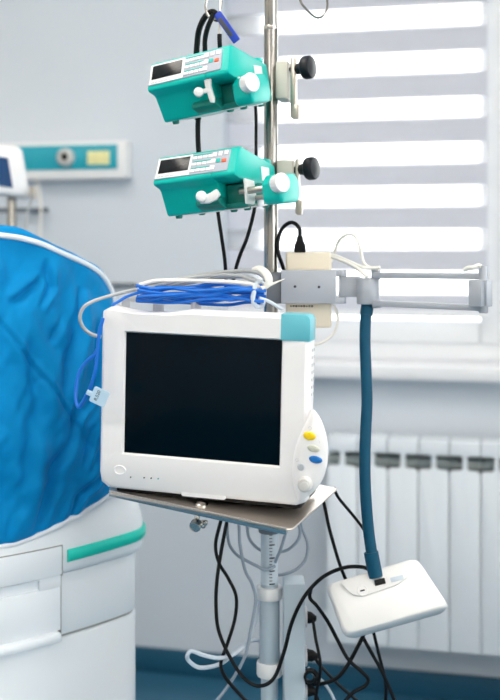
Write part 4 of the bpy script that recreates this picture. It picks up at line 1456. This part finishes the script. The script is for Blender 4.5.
cable('pale_cable', [(282, 659, 1.72), (275, 650, 1.73), (262, 641, 1.74), (251, 641, 1.70), (242, 648, 1.67), (232, 655, 1.66), (218, 658, 1.65), (203, 655, 1.65), (192, 651, 1.65), (187.5, 655, 1.65), (189, 661, 1.655), (199, 667.5, 1.66), (214, 666, 1.66), (225, 661, 1.66), (234, 652, 1.67), (246, 643, 1.68), (254, 625, 1.70), (258, 608, 1.71), (260, 592, 1.73)], .0034, CABPALE, 'pale blue-grey hose folded in a long loop by the column')
cable('black_cable', [(224, 512, 1.66), (220, 524, 1.66), (215.5, 545, 1.66), (219, 563, 1.66), (228, 578, 1.665), (236, 596, 1.66), (235, 618, 1.66), (228, 642, 1.655), (221, 662, 1.655), (224, 675, 1.655), (234, 688, 1.655), (247, 702, 1.655), (258, 715, 1.655)], .0029, BLACK, 'black cable falling in a wave left of the column')
cable('black_cable', [(229, 512, 1.67), (226, 526, 1.67), (221, 552, 1.668), (217, 580, 1.66), (216, 606, 1.66), (219, 632, 1.655), (232, 661, 1.645), (246, 680, 1.64), (260, 686, 1.635), (274, 678, 1.632), (284, 652, 1.63), (291, 625, 1.63), (300, 604, 1.63), (311, 588, 1.635), (326, 575, 1.645), (345, 567.5, 1.65), (362, 567, 1.65), (372, 571, 1.64)], .0030, BLACK, 'black cable sweeping across the column up to the lamp')
cable('black_cable', [(311, 588, 1.648), (310, 598, 1.648), (317, 606, 1.648), (328, 622, 1.65), (338, 641, 1.655), (348, 659, 1.655), (361, 671, 1.655), (368, 679, 1.655), (365, 686, 1.655), (354, 692, 1.655), (346, 700, 1.655), (340, 710, 1.655)], .0030, BLACK, 'black cable kinking below the lamp head')
cable('black_cable', [(368, 622, 1.68), (363, 636, 1.675), (356, 650, 1.675), (347, 666, 1.675), (337, 678, 1.675), (325, 683, 1.68), (313, 684, 1.69), (306, 680, 1.695)], .0032, BLACK, 'black cable drooping from the lamp to the power strip')
cable('black_cable', [(358, 622, 1.69), (363, 637, 1.69), (371, 652, 1.69), (380, 668, 1.69), (388, 685, 1.69), (395, 702, 1.69), (402, 718, 1.69)], .0030, BLACK, 'black cable slanting down right below the lamp head')
cable('black_cable', [(371, 620, 1.70), (374, 634, 1.70), (379, 655, 1.70), (384, 675, 1.70), (386, 690, 1.70), (385, 708, 1.70)], .0027, BLACK, 'thin black cable hanging straight below the lamp head')
cable('black_cable', [(334, 488, 1.66), (338, 497, 1.665), (346, 507, 1.67), (356, 519, 1.675), (364, 530, 1.68), (371, 543, 1.69), (376, 560, 1.70), (377, 585, 1.70), (372, 610, 1.70), (371, 621, 1.70)], .0026, BLACK, 'thin black cable leaving the tray towards the hose')
cable('black_cable', [(322, 495, 1.66), (325, 508, 1.665), (329, 527, 1.665), (335, 549, 1.668), (341, 568, 1.67), (350, 590, 1.68), (358, 615, 1.69)], .0028, BLACK, 'black cable dropping from the tray behind the lamp head')
# plugs in the power strip
def plug(u, v, pts, lab, sz=1.0):
    t = thing('black_plug', lab, 'plug', FRAME(C(u, v, 1.69), 0))
    I_ = Matrix(t.matrix_world).inverted()
    mb = MB().add(lathe([(0, -.008), (.008 * sz, -.008), (.0095 * sz, -.004), (.0095 * sz, .006), (.0065 * sz, .012), (.004 * sz, .016), (0, .016)], 18), AX((-.004, 0, 0), (1, -.25, -.1)))
    mb.add(rbox(.010 * sz, .016, .018 * sz, .003), T(-.006, 0, 0))
    obj('plug_body', mb, BLACK, t)
    obj('lead', MB().add(tube([I_ @ C(*p_) for p_ in pts], .0026, 8)), BLACK, t)
plug(309, 617, ((312, 617, 1.685), (313.5, 624, 1.68), (316, 640, 1.675), (320, 660, 1.67), (320, 675, 1.67), (317, 690, 1.67), (314, 710, 1.67)), 'black plug in the uppermost socket of the power strip')
plug(311, 655, ((314, 656, 1.685), (319, 664, 1.68), (329, 675, 1.68), (342, 688, 1.68), (356, 700, 1.68), (366, 712, 1.68)), 'black plug in the middle socket of the power strip', .95)
plug(309, 690, ((313, 691, 1.685), (318, 700, 1.68), (320, 715, 1.68)), 'black plug in the lowest socket of the power strip', 1.0)
co = []
for k in range(40):
    a = 2 * math.pi * k / 13
    co.append(C(310 + (4.5 + .09 * k) * math.cos(a), 677 + (4.5 + .09 * k) * math.sin(a), 1.672 + .0009 * k - .02))
tag(obj('coiled_lead', MB().add(tube(co, .0024, 6, 3)), BLACK, center=True), 'small coil of black lead hanging at the power strip', 'cable')
cable('pale_cable', [(308, 668, 1.70), (316, 676, 1.70), (324, 683, 1.70), (332, 695, 1.70), (338, 712, 1.70)], .0026, CABPALE, 'pale grey cable slanting away behind the black plugs')
